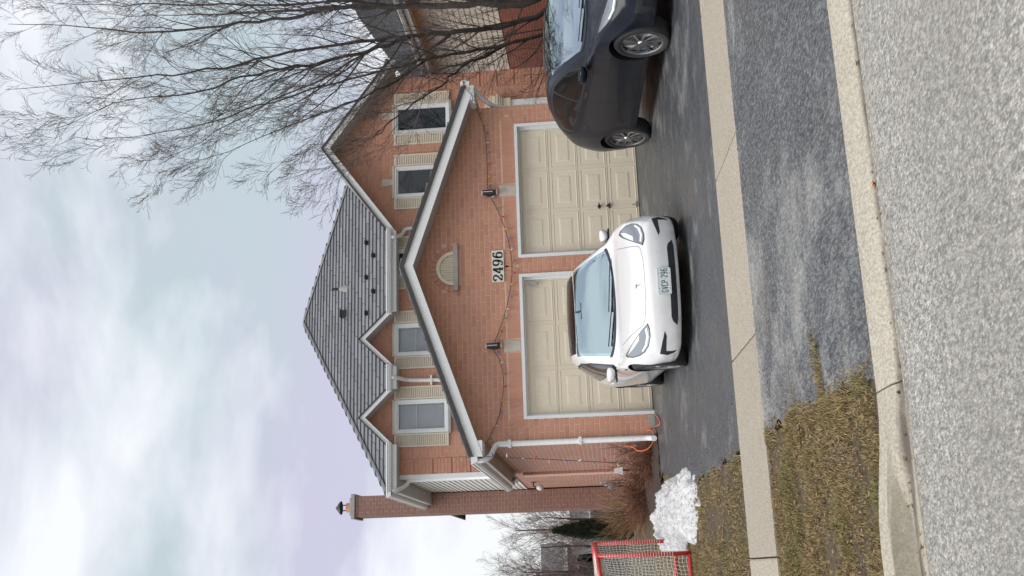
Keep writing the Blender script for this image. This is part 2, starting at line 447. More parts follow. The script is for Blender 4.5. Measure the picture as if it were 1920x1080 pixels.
# sidewalk: slabs with open joints
SW = tag(bpy.data.objects.new('sidewalk', None), None, None, kind='structure')
link(SW)
js = [-2.36-1.735*k for k in range(7, 0, -1)] + [-2.36, -0.64, 1.10, 2.84, 4.57, 6.3, 8.0, 9.7, 11.4, 13.1]
for a, b2 in zip(js[:-1], js[1:]):
    q = MB(); e = 0.007; y0, y1 = -8.69, -7.56; t = 0.006
    c0 = 0.012
    lo = [(a+e, y0), (b2-e, y0), (b2-e, y1), (a+e, y1)]
    hi = [(a+e+c0, y0+c0), (b2-e-c0, y0+c0), (b2-e-c0, y1-c0), (a+e+c0, y1-c0)]
    vs = [(x, y, SLOPE*y-0.1) for x, y in lo]+[(x, y, SLOPE*y+t-0.006) for x, y in lo]+[(x, y, SLOPE*y+t) for x, y in hi]
    fs = [(8, 9, 10, 11)]
    for k in range(4):
        l = (k+1) % 4
        fs += [(k, l, 4+l, 4+k), (4+k, 4+l, 8+l, 8+k)]
    q.add(vs, fs).build('concrete_slab', CONC, SW)
# kerb with gutter, dropped across the driveway
KB = tag(bpy.data.objects.new('kerb', None), None, None, kind='structure')
link(KB)
def kerb_h(x):
    t = max(0, min(1, (-1.62-x)/0.75)); t = t*t*(3-2*t); return 0.072*t
def kerb_seg(xa, xb):
    b = MB(); n = max(2, int((xb-xa)/0.12)); vs = []; fs = []
    for i in range(n+1):
        x = xa+0.005+(xb-xa-0.01)*i/n; h = kerb_h(x); k = h/0.072
        wob = 0.006*math.sin(x*3.1)
        lip = -11.955-0.075*max(0, min(1, (x+2.2)/2.2)); j_ = 1-k
        pr_ = [(lip+wob-0.01, -0.62), (lip+wob, -0.538), (-11.86-0.075*j_, -0.555), (-11.755-0.155*j_, -0.558), (-11.735-0.165*j_, -0.556+0.004*j_), (-11.70-0.165*j_, -0.545+h*0.62), (-11.690-0.14*j_, -0.532+h*0.95), (-11.672-0.12*j_, -0.525+h), (-11.56, -0.517+h), (-11.54, -0.524+h*0.95), (-11.54, -0.65)]
        vs += [(x, y, z) for y, z in pr_]
    m_ = 11
    for i in range(n):
        for j in range(m_-1): fs.append((i*m_+j, (i+1)*m_+j, (i+1)*m_+j+1, i*m_+j+1))
    fs.append(tuple(range(m_))); fs.append(tuple(n*m_+j for j in range(m_-1, -1, -1)))
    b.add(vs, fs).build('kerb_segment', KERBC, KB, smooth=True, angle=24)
ke = [-16, -13, -10, -7, -4.6, -1.60, 1.45, 4.5, 7.5, 10.5, 13.5]
for a, b2 in zip(ke[:-1], ke[1:]): kerb_seg(a, b2)

# ------------------------------------------------------------------ brickwork and shingles
def clip_convex(poly, hull):
    """Sutherland-Hodgman; hull counter-clockwise"""
    out_ = poly
    for i in range(len(hull)):
        ax, ay = hull[i]; bx, by = hull[(i+1) % len(hull)]
        inp = out_; out_ = []
        if not inp: return []
        def side(p): return (bx-ax)*(p[1]-ay)-(by-ay)*(p[0]-ax)
        for k in range(len(inp)):
            p, q = inp[k], inp[(k+1) % len(inp)]; sp, sq = side(p), side(q)
            if sp >= 0: out_.append(p)
            if (sp >= 0) != (sq >= 0):
                t = sp/(sp-sq); out_.append((p[0]+(q[0]-p[0])*t, p[1]+(q[1]-p[1])*t))
    return out_
def area(p): return 0.5*abs(sum(p[i][0]*p[(i+1) % len(p)][1]-p[(i+1) % len(p)][0]*p[i][1] for i in range(len(p))))
def rects_minus(poly, holes):
    """cell decomposition of convex poly minus rectangular holes -> list of convex polys"""
    xs = sorted({min(p[0] for p in poly), max(p[0] for p in poly), *[h[0] for h in holes], *[h[1] for h in holes]})
    zs = sorted({min(p[1] for p in poly), max(p[1] for p in poly), *[h[2] for h in holes], *[h[3] for h in holes]})
    o = []
    for a, b in zip(xs[:-1], xs[1:]):
        for c, d in zip(zs[:-1], zs[1:]):
            mx, mz = (a+b)/2, (c+d)/2
            if any(h[0] < mx < h[1] and h[2] < mz < h[3] for h in holes): continue
            q = clip_convex([(a, c), (b, c), (b, d), (a, d)], poly)
            if len(q) > 2 and area(q) > 1e-5: o.append(q)
    return o
BL, BH, BJ = 0.215, 0.0825, 0.011
def brick_mesh(b, q, fr, depth, ch=0.0025):
    """one brick: chamfered block whose outline is the convex polygon q"""
    n = len(q); cx = sum(p[0] for p in q)/n; cz = sum(p[1] for p in q)/n
    vs = [fr(p[0], p[1], 0.0) for p in q]+[fr(p[0], p[1], depth-ch) for p in q]
    ins = []
    for p in q:
        dx, dz = cx-p[0], cz-p[1]
        ins.append(fr(p[0]+(ch if dx > 0 else -ch), p[1]+(ch if dz > 0 else -ch), depth))
    vs += ins
    fs = [tuple(range(2*n, 3*n))]
    for i in range(n):
        j = (i+1) % n
        fs += [(i, j, n+j, n+i), (n+i, n+j, 2*n+j, 2*n+i)]
    b.add(vs, fs)
def brick_wall(name, parent, org, ux, nrm, poly, holes=(), bm=None, nobj=0, depth=0.007, thick=0.2, vis=None, pick=None, row0=0.0, extra_skip=None, seed=1, backing=True):
    """mortar wall with recessed joints; bricks as geometry, the nobj first picked as objects"""
    bm = bm or BRICK
    org = Vector(org); ux = Vector(ux); nrm = Vector(nrm); rr = random.Random(seed)
    def fr(s, z, d): return org+ux*s+Vector((0, 0, z))+nrm*d
    back = MB()
    for q in rects_minus(poly, holes): back.prism([fr(s, z, 0) for s, z in q], -nrm*thick)
    wall = back.build(name, MORTAR, parent)
    smin = min(p[0] for p in poly); smax = max(p[0] for p in poly); zmin = min(p[1] for p in poly); zmax = max(p[1] for p in poly)
    rows = []; whole = []
    k0 = int(math.floor((zmin-row0)/BH)); k1 = int(math.ceil((zmax-row0)/BH))
    for k in range(k0, k1):
        z0 = row0+k*BH; z1 = z0+BH-BJ; zc = (z0+z1)/2
        off = (BL/2 if k % 2 else 0)+rr.uniform(-0.006, 0.006)
        i0 = int(math.floor((smin-off)/BL)); i1 = int(math.ceil((smax-off)/BL))
        for i in range(i0, i1):
            segs = [(off+i*BL, off+i*BL+BL-BJ)]
            for h in holes:
                if h[2]-0.01 < zc < h[3]+0.005:
                    ns = []
                    for a, b in segs:
                        if b <= h[0] or a >= h[1]: ns.append((a, b)); continue
                        if a < h[0]-0.02: ns.append((a, h[0]))
                        if b > h[1]+0.02: ns.append((h[1], b))
                    segs = ns
            for a, b in segs:
                q0 = [(a, z0), (b, z0), (b, z1), (a, z1)]
                q = clip_convex(q0, poly)
                if len(q) < 3 or area(q) < 4e-4: continue
                if vis and not vis((a+b)/2, zc): continue
                if extra_skip and extra_skip((a+b)/2, zc): continue
                full = abs(area(q)-(BL-BJ)*(BH-BJ)) < 1e-6
                (whole if full else rows).append(q)
    if pick: whole.sort(key=lambda q: pick(sum(p[0] for p in q)/4, sum(p[1] for p in q)/4))
    else: rr.shuffle(whole)
    objs, rest = whole[:nobj], whole[nobj:]+rows
    if objs:
        b = MB(); hw, hh = (BL-BJ)/2, (BH-BJ)/2
        def fl(s, z, d): return ux*s+Vector((0, 0, z))+nrm*d
        brick_mesh(b, [(-hw, -hh), (hw, -hh), (hw, hh), (-hw, hh)], fl, depth)
        first = None
        for q in objs:
            p = fr((q[0][0]+q[2][0])/2, (q[0][1]+q[2][1])/2, rr.uniform(-0.3, 0.2)*depth)
            if first is None: first = b.build('brick', bm, wall, at=p)
            else: copyobj(first, 'brick', wall, p)
    if rest:
        b = MB()
        for q in rest:
            dd = depth*rr.uniform(0.75, 1.2)
            brick_mesh(b, q, fr, dd, min(0.0025, depth*0.5))
        o = b.build('brickwork', bm, wall)
        o['kind'] = 'stuff'
    return wall
def shingles(parent, org, ux, vs_, poly, nobj=300, course=0.235, width=0.55, cut=None, name='shingle', seed=4):
    org = Vector(org); ux = Vector(ux); vs_ = Vector(vs_); nr = ux.cross(vs_).normalized()
    if nr.z < 0: nr = -nr
    rr = random.Random(seed); pcs = []
    tmax = max(p[1] for p in poly); smin = min(p[0] for p in poly)-0.3; smax = max(p[0] for p in poly)+0.3
    k = 0; t = min(p[1] for p in poly)
    while t < tmax:
        off = (k*0.37 % 1)*width+rr.uniform(-0.03, 0.03)
        i = int(math.floor((smin-off)/width))
        while off+i*width < smax:
            a = off+i*width; b = a+width-0.012; sh = 0.07
            segs = [(a, b)]
            if cut: segs = cut(t, t+course, a, b)
            for a2, b2 in segs:
                q = clip_convex([(a2, t), (b2, t), (b2+(sh if b2 == b else 0), t+course-0.004), (a2+(sh if a2 == a else 0), t+course-0.004)], poly)
                if len(q) >= 3 and area(q) > 0.002: pcs.append((q, t))
            i += 1
        t += course; k += 1
    pcs.sort(key=lambda e: -area(e[0]))
    def geo(b, q, t, lift):
        n = len(q)
        def hh(p): return 0.038-0.032*(p[1]-t)/course+lift
        lo = [org+ux*p[0]+vs_*p[1]+nr*0.001 for p in q]; hi = [org+ux*p[0]+vs_*p[1]+nr*hh(p) for p in q]
        b.add(lo+hi, [tuple(range(n, 2*n))]+[(i, (i+1) % n, n+(i+1) % n, n+i) for i in range(n)])
    for q, t in pcs[:nobj]:
        b = MB(); geo(b, q, t, rr.uniform(0, 0.004)); b.build(name, SHINGLE, parent)
    if pcs[nobj:]:
        b = MB()
        for q, t in pcs[nobj:]: geo(b, q, t, rr.uniform(0, 0.004))
        b.build('shingles', SHINGLE, parent)['kind'] = 'stuff'

# ------------------------------------------------------------------ the house
S = 5.7935
XL, XR = -0.333, 9.3735          # main walls
GX0, GX1 = -0.333, 5.6388        # garage walls
HOUSE = thing('brick_house', 'two storey red brick house with double garage and cream shutters', 'house', (2.65, 0, 0))
DOORS = [(0.0, 2.496), (2.782, 5.278)]; DH = 2.134
# garage front
gpoly = [(GX0+0.002, -0.06), (GX1-0.002, -0.06), (GX1-0.002, 2.99), (2.63, 3.99), (GX0+0.002, 2.99)]
VC = (2.66, 3.25)                # vent centre on its sill
def vent_skip(s, z):
    return (s-VC[0])**2+(z-VC[1])**2 < 0.40**2 and z > VC[1]-0.02 or (abs(s-VC[0]) < 0.40 and 3.16 < z < 3.26)
lint = [(x0-0.10, x1+0.10, DH, DH+0.235) for x0, x1 in DOORS]
GW = brick_wall('garage_wall', HOUSE, (0, 0, 0), (1, 0, 0), (0, -1, 0), gpoly, [(x0, x1, -0.07, DH) for x0, x1 in DOORS],
    nobj=300, depth=0.004, extra_skip=lambda s, z: vent_skip(s, z) or any(l[0] < s < l[1] and l[2] < z < l[3]-0.01 for l in lint),
    pick=lambda s, z: -z if z > 2.3 else 5-z, seed=5)
# soldier course above each door
for (x0, x1) in DOORS:
    b = MB(); k = 0; x = x0-0.10; xc = (x0+x1)/2
    while x < x1+0.10-0.05:
        if not (xc-0.11 < x+0.035 < xc+0.11):
            lean = (x+0.036-xc)*0.045
            q = [(x, DH+0.008), (x+0.0715, DH+0.008), (x+0.0715+lean, DH+0.225), (x+lean, DH+0.225)]
            brick_mesh(b, q, lambda s, z, d: Vector((s, -d, z)), 0.009)
        x += 0.0825
    o = b.build('soldier_course', BRICK, HOUSE); o['kind'] = 'stuff'
    b = MB()
    q = [(xc-0.088, DH+0.0), (xc+0.088, DH+0.0), (xc+0.108, DH+0.285), (xc-0.108, DH+0.285)]
    brick_mesh(b, q, lambda s, z, d: Vector((s, -d, z)), 0.03, 0.008)
    b.build('keystone', STONE, HOUSE)
# half-round vent
b = MB(); nseg = 24; ro, ri = 0.305, 0.245
for i in range(nseg):
    a0, a1 = math.pi*i/nseg, math.pi*(i+1)/nseg
    pts = [(VC[0]+r*math.cos(a), 0, VC[1]+r*math.sin(a)) for r, a in ((ri, a0), (ro, a0), (ro, a1), (ri, a1))]
    b.prism([Vector(p)+Vector((0, -0.045, 0)) for p in pts], (0, 0.045, 0))
VENT = b.build('gable_vent', CREAM, HOUSE)
b = MB()
for i in range(11):
    x = VC[0]-ri+2*ri*(i+0.5)/11
    h = math.sqrt(max(0, ri*ri-(x-VC[0])**2))
    if h < 0.03: continue
    wd = 2*ri/11*0.5
    b.prism([(x-wd, -0.026, VC[1]), (x+wd, -0.012, VC[1]), (x+wd, -0.012, VC[1]+h), (x-wd, -0.026, VC[1]+h)], (0, 0.01, 0))
b.build('vent_louvre', CREAM, VENT)
MB().box(VC[0]-0.40, VC[0]+0.40, -0.075, 0.0, VC[1]-0.075, VC[1]).build('vent_sill', SILLC, VENT)
b = MB(); na = 13
for i in range(na):
    a0, a1 = math.pi*(i+0.06)/na, math.pi*(i+0.94)/na
    q = [(VC[0]+r*math.cos(a), VC[1]+r*math.sin(a)) for r, a in ((0.312, a0), (0.41, a0), (0.41, a1), (0.312, a1))]
    brick_mesh(b, q, lambda s, z, d: Vector((s, -d, z)), 0.018)
b.build('arch_brick', BRICK, VENT)['kind'] = 'stuff'

# garage doors
PW, PH = 0.715, 0.445
pm = MB()
rings = [(PW/2, PH/2, -0.001), (PW/2-0.010, PH/2-0.010, -0.003), (PW/2-0.018, PH/2-0.018, 0.003), (PW/2-0.065, PH/2-0.065, 0.0035), (PW/2-0.072, PH/2-0.072, 0.008), (PW/2-0.080, PH/2-0.080, 0.008), (PW/2-0.125, PH/2-0.125, -0.002), (PW/2-0.132, PH/2-0.132, -0.0035)]
vs = []; fs = []
for hw, hh, y in rings: vs += [(-hw, y, -hh), (hw, y, -hh), (hw, y, hh), (-hw, y, hh)]
for r in range(len(rings)-1):
    for k in range(4): fs.append((r*4+k, r*4+(k+1) % 4, r*4+4+(k+1) % 4, r*4+4+k))
fs.append(tuple(len(rings)*4-4+k for k in range(4)))
pm.add(vs, fs); PANEL0 = None
for di, (x0, x1) in enumerate(DOORS):
    fwid = 0.085
    b = MB()
    sx0, sx1 = x0+fwid, x1-fwid; yd = 0.10; zt = DH-0.075; sh = (zt-0.012)/4
    for r in range(4):
        z0 = 0.012+r*sh
        b.box(sx0, sx1, yd, yd+0.045, z0+0.004, z0+sh-0.004)
    door = b.build('garage_door', DOORP, HOUSE)
    b = MB(); b.box(sx0, sx1, yd+0.012, yd+0.03, 0.0, zt); b.build('door_joint', SOFFIT, door)
    MB().box(x0, x1, yd+0.05, yd+0.07, -0.02, DH).build('door_backing', INTERIOR, door)
    for r in range(4):
        for c_ in range(3):
            cx = sx0+(sx1-sx0)*(c_+0.5)/3; cz = 0.012+(r+0.5)*sh
            if PANEL0 is None: PANEL0 = pm.build('panel', DOORP, door, at=(cx, yd-0.003, cz))
            else: copyobj(PANEL0, 'panel', door, (cx, yd-0.003, cz))
    b = MB()   # outer trim: jambs and head with a stepped inner stop
    b.box(x0+0.003, x0+0.055, -0.035, 0.12, 0.0, DH-0.003); b.box(x1-0.055, x1-0.003, -0.035, 0.12, 0.0, DH-0.003)
    b.box(x0+0.055, x1-0.055, -0.035, 0.12, DH-0.055, DH-0.003)
    b.box(x0+0.055, x0+0.09, 0.055, 0.11, 0.0, DH-0.055); b.box(x1-0.09, x1-0.055, 0.055, 0.11, 0.0, DH-0.055); b.box(x0+0.09, x1-0.09, 0.055, 0.11, DH-0.085, DH-0.055)
    b.build('door_trim', WHITE, door)
    MB().box(sx0, sx1, 0.06, 0.14, -0.02, 0.012).build('bottom_seal', RUBBER, door)
    if di == 1:   # lock handle, lift handle and worn latch on the right door
        hx = sx0+(sx1-sx0)*0.345
        b = MB(); b.lathe([(0.0, -0.045), (0.022, -0.045), (0.022, -0.012), (0.03, -0.010), (0.03, 0.0)], (hx, yd, 0.70), 'y', 14); b.box(hx-0.055, hx+0.055, yd-0.052, yd-0.04, 0.69, 0.71)
        b.build('lock_handle', BLACK, door, smooth=True, angle=40)
        b = MB(); b.box(hx-0.045, hx+0.045, yd-0.035, yd-0.003, 0.515, 0.54); b.box(hx-0.012, hx+0.012, yd-0.04, yd-0.003, 0.535, 0.575); b.build('lift_handle', BLACK, door)
        b = MB(); b.box(hx-0.05, hx+0.05, yd-0.03, yd-0.003, 0.055, 0.07); b.box(hx-0.015, hx+0.0, yd-0.035, yd-0.003, 0.055, 0.13); b.build('foot_latch', SILLC, door)
    else:
        MB().box(sx1-0.10, sx1-0.06, 0.04, 0.055, DH-0.33, DH-0.14).build('door_sensor', SILLC, door)
MB().box(GX0+0.16, GX1-0.16, 0.22, 5.7, -0.1, 2.85).build('garage_interior', INTERIOR, HOUSE)
# foundation strip at the wall foot, concrete lump at the corner
MB().box(GX0-0.004, -0.005, -0.012, 0.3, -0.08, 0.10).build('foundation', SILLC, HOUSE)
MB().box(2.5, 2.78, -0.010, 0.1, -0.08, 0.03).build('foundation', SILLC, HOUSE)
MB().box(5.285, GX1+0.004, -0.012, 0.3, -0.08, 0.06).build('foundation', SILLC, HOUSE)
# garage side walls
brick_wall('garage_side_wall', HOUSE, (GX0, S, 0), (0, -1, 0), (-1, 0, 0), [(0, -0.05), (S-0.004, -0.05), (S-0.004, 2.93), (0, 2.93)], bm=BRICK_SHADED, seed=8, thick=0.12, depth=0.0025)
brick_wall('garage_side_wall', HOUSE, (GX1, 0.006, 0), (0, 1, 0), (1, 0, 0), [(0, -0.05), (S-0.01, -0.05), (S-0.01, 2.93), (0, 2.93)], bm=BRICK_SHADED, seed=9, thick=0.12, vis=lambda s, z: s < 2)
# main front wall
z_eave = 5.50
WINS = []      # x0, x1, z0, z1, shutters(left,right), blind
WINS.append((0.64, 1.392, 4.25, 5.475, True))
WINS.append((2.403, 3.155, 4.25, 5.475, True))
wc0 = PY(745, 520, S).x; wc1 = PY(745, 468, S).x
WINS.append((wc0, wc1, 4.35, 5.475, False))
wa0, wa1 = PY(770, 369.6, S).x, PY(770, 312, S).x
WINS.append((wa0, wa1, 4.22, 5.475, False))
wb0, wb1 = PY(790, 248.6, S).x, PY(790, 196, S).x
WINS.append((wb0, wb1, 4.12, 5.475, False))
vis_main = lambda s, z: z > 2.75 or s > 7.3
brick_wall('main_wall', HOUSE, (0, S, 0), (1, 0, 0), (0, -1, 0), [(XL, -0.05), (XR, -0.05), (XR, z_eave), (XL, z_eave)], [(w_[0], w_[1], w_[2], w_[3]) for w_ in WINS], vis=vis_main, seed=11, depth=0.004)
GAB = [(0.975, 6.19, 0.645), (2.75, 6.20, 0.645), (7.445, 7.14, 2.19)]     # centre x, peak z (roof top), half span
for gi, (gx, gp, gh) in enumerate(GAB):
    brick_wall('gable_wall', HOUSE, (0, S, 0), (1, 0, 0), (0, -1, 0), [(gx-gh+0.02, z_eave+0.003), (gx+gh-0.02, z_eave+0.003), (gx, gp-0.10)], seed=20+gi, thick=0.45 if gi < 2 else 1.2)
# quoins on the main corners
qb = MB()
for side in (0, 1):
    for k in range(12):
        z0 = 2.95+k*0.418-1.672*(side*1)
        if z0 < 0.3 or z0+0.39 > 5.45: continue
        a, b_ = (XL-0.012, XL+0.40) if side == 0 else (XR-0.40, XR+0.012)
        nrow = 5
        for r in range(nrow):
            zz0 = z0+r*0.078; zz1 = zz0+0.068
            x = a+(0.0 if r % 2 else -0.108)
            while x < b_:
                p, q_ = max(x, a), min(x+BL-BJ, b_)
                if q_-p > 0.03: brick_mesh(qb, [(p, zz0), (q_, zz0), (q_, zz1), (p, zz1)], lambda s, z, d: Vector((s, S-d-0.014, z)), 0.014)
                x += BL
        qb.box(a+0.003, b_-0.003, S-0.022, S-0.002, z0+0.002, z0+0.384)
qo = qb.build('quoins', BRICK, HOUSE); qo['kind'] = 'stuff'
# keystone bits beside the right windows
for (px_, py_, hw_) in ((728, 343, 0.09), (728, 218, 0.09)):
    p = PY(px_, py_, S); b = MB(); brick_mesh(b, [(p.x-0.075, 5.50), (p.x+0.075, 5.50), (p.x+0.10, 5.77), (p.x-0.10, 5.77)], lambda s, z, d: Vector((s, S-d, z)), 0.03, 0.006); b.build('keystone', STONE, HOUSE)

def window(x0, x1, z0, z1, blind):
    b = MB(); y0, y1 = S-0.03, S+0.08; fw = 0.055
    b.box(x0, x0+fw, y0, y1, z0, z1); b.box(x1-fw, x1, y0, y1, z0, z1)
    b.box(x0+fw, x1-fw, y0, y1, z1-fw, z1); b.box(x0+fw, x1-fw, y0, y1, z0, z0+fw)
    f2 = 0.04; a, c_ = x0+fw, x1-fw; d, e = z0+fw, z1-fw
    b.box(a, a+f2, y0+0.025, y1, d, e); b.box(c_-f2, c_, y0+0.025, y1, d, e); b.box(a+f2, c_-f2, y0+0.025, y1, e-f2, e); b.box(a+f2, c_-f2, y0+0.025, y1, d, d+f2)
    o = b.build('window', WHITE, HOUSE)
    if blind:
        MB().box(a+f2, c_-f2, S+0.035, S+0.042, d+f2, e-f2).build('pane', CLEAR, o)
        MB().box(a, c_, S+0.10, S+0.11, d, e).build('blind', CURTAIN, o)
        MB().box(a+f2, c_-f2, S+0.062, S+0.075, e-0.44, e-0.425).build('blind_rail', WHITE, o)
    else:
        MB().box(a+f2, c_-f2, S+0.035, S+0.045, d+f2, e-f2).build('pane', GLASS, o)
        MB().box(a, c_, S+0.15, S+0.16, d, e).build('dark_room', INTERIOR, o)
    b = MB(); b.box(x0-0.03, x1+0.03, S-0.09, S+0.02, z0-0.06, z0-0.003); b.build('sill', SILLC, o)
    b = MB(); b.box(x0-0.015, x1+0.015, S-0.05, S-0.001, z1+0.002, z1+0.035); b.build('head_trim', CREAM, o)
def shutter(x0, x1, z0, z1):
    b = MB(); y0, y1 = S-0.045, S-0.010; fw = 0.032
    b.box(x0, x0+fw, y0, y1, z0, z1); b.box(x1-fw, x1, y0, y1, z0, z1)
    b.box(x0+fw, x1-fw, y0, y1, z1-0.05, z1); b.box(x0+fw, x1-fw, y0, y1, z0, z0+0.05)
    b.box(x0+0.004, x1-0.004, S-0.017, S-0.011, z0+0.004, z1-0.004)
    o = b.build('shutter', SHUT, HOUSE)
    b = MB(); z = z0+0.06
    while z < z1-0.075:
        b.prism([(x0+fw, y0+0.002, z), (x0+fw, y0+0.024, z+0.034), (x0+fw, y0+0.030, z+0.030), (x0+fw, y0+0.008, z-0.004)], (x1-x0-2*fw, 0, 0))
        z += 0.043
    b.build('louvres', SHUT, o)
for i, (x0, x1, z0, z1, bl) in enumerate(WINS):
    window(x0, x1, z0, z1, bl)
    sw_ = 0.29
    shutter(x0-sw_-0.012, x0-0.012, z0, z1); shutter(x1+0.012, x1+sw_+0.012, z0, z1)

# left side wall of the main house: brick below, lap siding above
MB().box(XL+0.003, XL+0.12, S+0.2, 13.0, -0.05, 5.5).build('side_wall_core', MORTAR, HOUSE)
brick_wall('main_side_wall', HOUSE, (XL, 11.5, 0), (0, -1, 0), (-1, 0, 0), [(0, -0.05), (11.5-S-0.02, -0.05), (11.5-S-0.02, 2.85), (0, 2.85)], bm=BRICK_SHADED, seed=31, thick=0.002, depth=0.0025)
b = MB(); z = 2.86
while z < 5.42:
    b.prism([(XL-0.002, S+0.06, z), (XL-0.024, S+0.06, z+0.002), (XL-0.020, S+0.06, z+0.012), (XL-0.006, S+0.06, z+0.118), (XL-0.002, S+0.06, z+0.118)], (0, 7.1, 0)); z += 0.12
b.build('lap_siding', SIDING, HOUSE)
MB().box(XL-0.035, XL+0.06, S-0.03, S+0.06, 2.86, 5.42).build('corner_trim', WHITE, HOUSE)
# right and back walls
MB().box(XR-0.2, XR, S+0.2, 13.0, -0.05, 5.5).build('main_side_wall', BRICK_SHADED, HOUSE)
MB().box(XL, XR, 13.0, 13.2, -0.05, 5.5).build('back_wall', BRICK_SHADED, HOUSE)

# ---- roofs
EX0, EX1, EY0, EZ = -0.67, 9.66, 5.39, 5.54      # main eaves
PK = (4.495, 10.49, 9.0); BACKY = 13.4
sl_m = (PK[2]-EZ)/(PK[1]-EY0)
b = MB()
def rz(y): return EZ+sl_m*(y-EY0)
C0, C1 = (EX0, EY0, EZ), (EX1, EY0, EZ); P1 = (PK[0], PK[1]+2.3, PK[2])
B0, B1 = (EX0, P1[1]+5.1, EZ), (EX1, P1[1]+5.1, EZ)
# front slope starts behind the gable wall plane, where it must not cut the gables
yw = S+0.05; e0 = EX0+(yw-EY0)*(PK[0]-EX0)/(PK[1]-EY0); e1 = EX1-(yw-EY0)*(EX1-PK[0])/(PK[1]-EY0)
roof_b = MB()
roof_b.add([(e0, yw, rz(yw)), (e1, yw, rz(yw)), PK], [(0, 1, 2)])
roof_b.add([C0, PK, P1, B0], [(0, 1, 2, 3)]); roof_b.add([C1, B1, P1, PK], [(0, 1, 2, 3)]); roof_b.add([B0, P1, B1], [(0, 1, 2)])
segs_e = [(EX0, 0.36), (1.59, 2.10), (3.36, 5.28)]
for a, c_ in segs_e:
    roof_b.add([(a, EY0, EZ), (c_, EY0, EZ), (c_, yw, rz(yw)), (max(a, e0) if a == EX0 else a, yw, rz(yw))], [(0, 1, 2, 3)])
ROOF = roof_b.build('main_roof', UNDERLAY, HOUSE)
slope_len = math.hypot(PK[1]-EY0, PK[2]-EZ); vdir = Vector((0, PK[1]-EY0, PK[2]-EZ)).normalized()
def cutfn(t0, t1, a, b_):
    segs = [(a, b_)]
    ym = EY0+(t0+t1)/2*vdir.y; zm = rz(ym)
    for gx, gp, gh in GAB:
        m_ = (gp-EZ)/gh; half = (gp-zm)/m_
        if half <= 0: continue
        h0, h1 = gx-half-EX0, gx+half-EX0
        ns = []
        for p, q in segs:
            if q <= h0 or p >= h1: ns.append((p, q)); continue
            if p < h0-0.03: ns.append((p, h0))
            if q > h1+0.03: ns.append((h1, q))
        segs = ns
    return segs
shingles(ROOF, (EX0, EY0-0.03, EZ-0.02), (1, 0, 0), vdir, [(0, 0), (EX1-EX0, 0), (PK[0]-EX0, slope_len+0.03)], 300, cut=cutfn)
# left hip slope (seen at its edge)
vl = Vector((PK[0]-EX0, 0, PK[2]-EZ)); sll = vl.length; vl.normalize()
shingles(ROOF, (EX0, EY0, EZ), (0, 1, 0), vl, [(0, 0), (7.4+5.1, 0), (7.4, sll), (5.1, sll)], 0, seed=6)
# hip and ridge caps
def caps(a, c_, step=0.36, nm='ridge_cap'):
    a, c_ = Vector(a), Vector(c_); L_ = (c_-a).length; d = (c_-a).normalized(); sd = d.cross(Vector((0, 0, 1))).normalized(); up_ = sd.cross(d)
    n = int(L_/step)
    for i in range(n):
        p = a+d*(i*step); q = a+d*((i+1)*step+0.05)
        b = MB(); k = 6; vs = []
        for (pt, rise) in ((p, 0.075), (q, 0.035)):
            for j in range(k+1):
                an = math.pi*j/k; vs.append(pt+sd*(0.115*math.cos(an))+up_*(rise*math.sin(an)+0.018*0-0.01))
        fs = [(j, j+1, k+2+j, k+1+j) for j in range(k)]+[tuple(range(k, -1, -1))]
        b.add(vs, fs); b.build(nm, SHINGLE, ROOF)
caps((EX0, EY0, EZ+0.02), (PK[0], PK[1], PK[2]+0.02), nm='hip_cap')
caps((EX1, EY0, EZ+0.02), (PK[0], PK[1], PK[2]+0.02), nm='hip_cap')
caps((P1[0], P1[1], P1[2]+0.02), (PK[0], PK[1], PK[2]+0.03))
# snow guards and vents on the front slope
def on_roof(x, y):
    q = ray(x, y); t = (EZ+sl_m*(CAM.y-EY0)-CAM.z)/(q.z-sl_m*q.y); return CAM+q*t
nrm_r = Vector((0, -vdir.z, vdir.y))
for (x, y) in ((692, 456), (705, 480), (692, 521), (705, 547), (692, 588)):
    p = on_roof(x, y); b = MB()
    b.bar(p+nrm_r*0.035-vdir*0.02, p+nrm_r*0.035+vdir*0.16, 0.04, 0.012, nrm_r)
    b.bar(p+nrm_r*0.0-vdir*0.02, p+nrm_r*0.13-vdir*0.02, 0.10, 0.02, vdir)
    b.bar(p+nrm_r*0.085-vdir*0.02+Vector((-0.075, 0, 0)), p+nrm_r*0.085-vdir*0.02+Vector((0.075, 0, 0)), 0.03, 0.03, vdir)
    b.build('snow_guard', BLACK, ROOF)
p = on_roof(652, 541)
b = MB(); b.lathe([(0.0, 0.40), (0.038, 0.40), (0.038, 0.10)], p, 'z', 14); b.build('vent_pipe', BLACK, ROOF, smooth=True, angle=40)
b = MB(); b.lathe([(0.042, 0.22), (0.06, 0.16), (0.10, 0.03), (0.10, -0.1)], p, 'z', 16); b.build('pipe_flashing', SILLC, ROOF, smooth=True, angle=50)
p = on_roof(651, 588)
b = MB(); b.box(p.x-0.085, p.x+0.085, p.y-0.06, p.y+0.12, p.z-0.02, p.z+0.15); b.box(p.x-0.10, p.x+0.10, p.y-0.08, p.y+0.14, p.z+0.15, p.z+0.175); b.build('roof_vent', BLACK, ROOF)

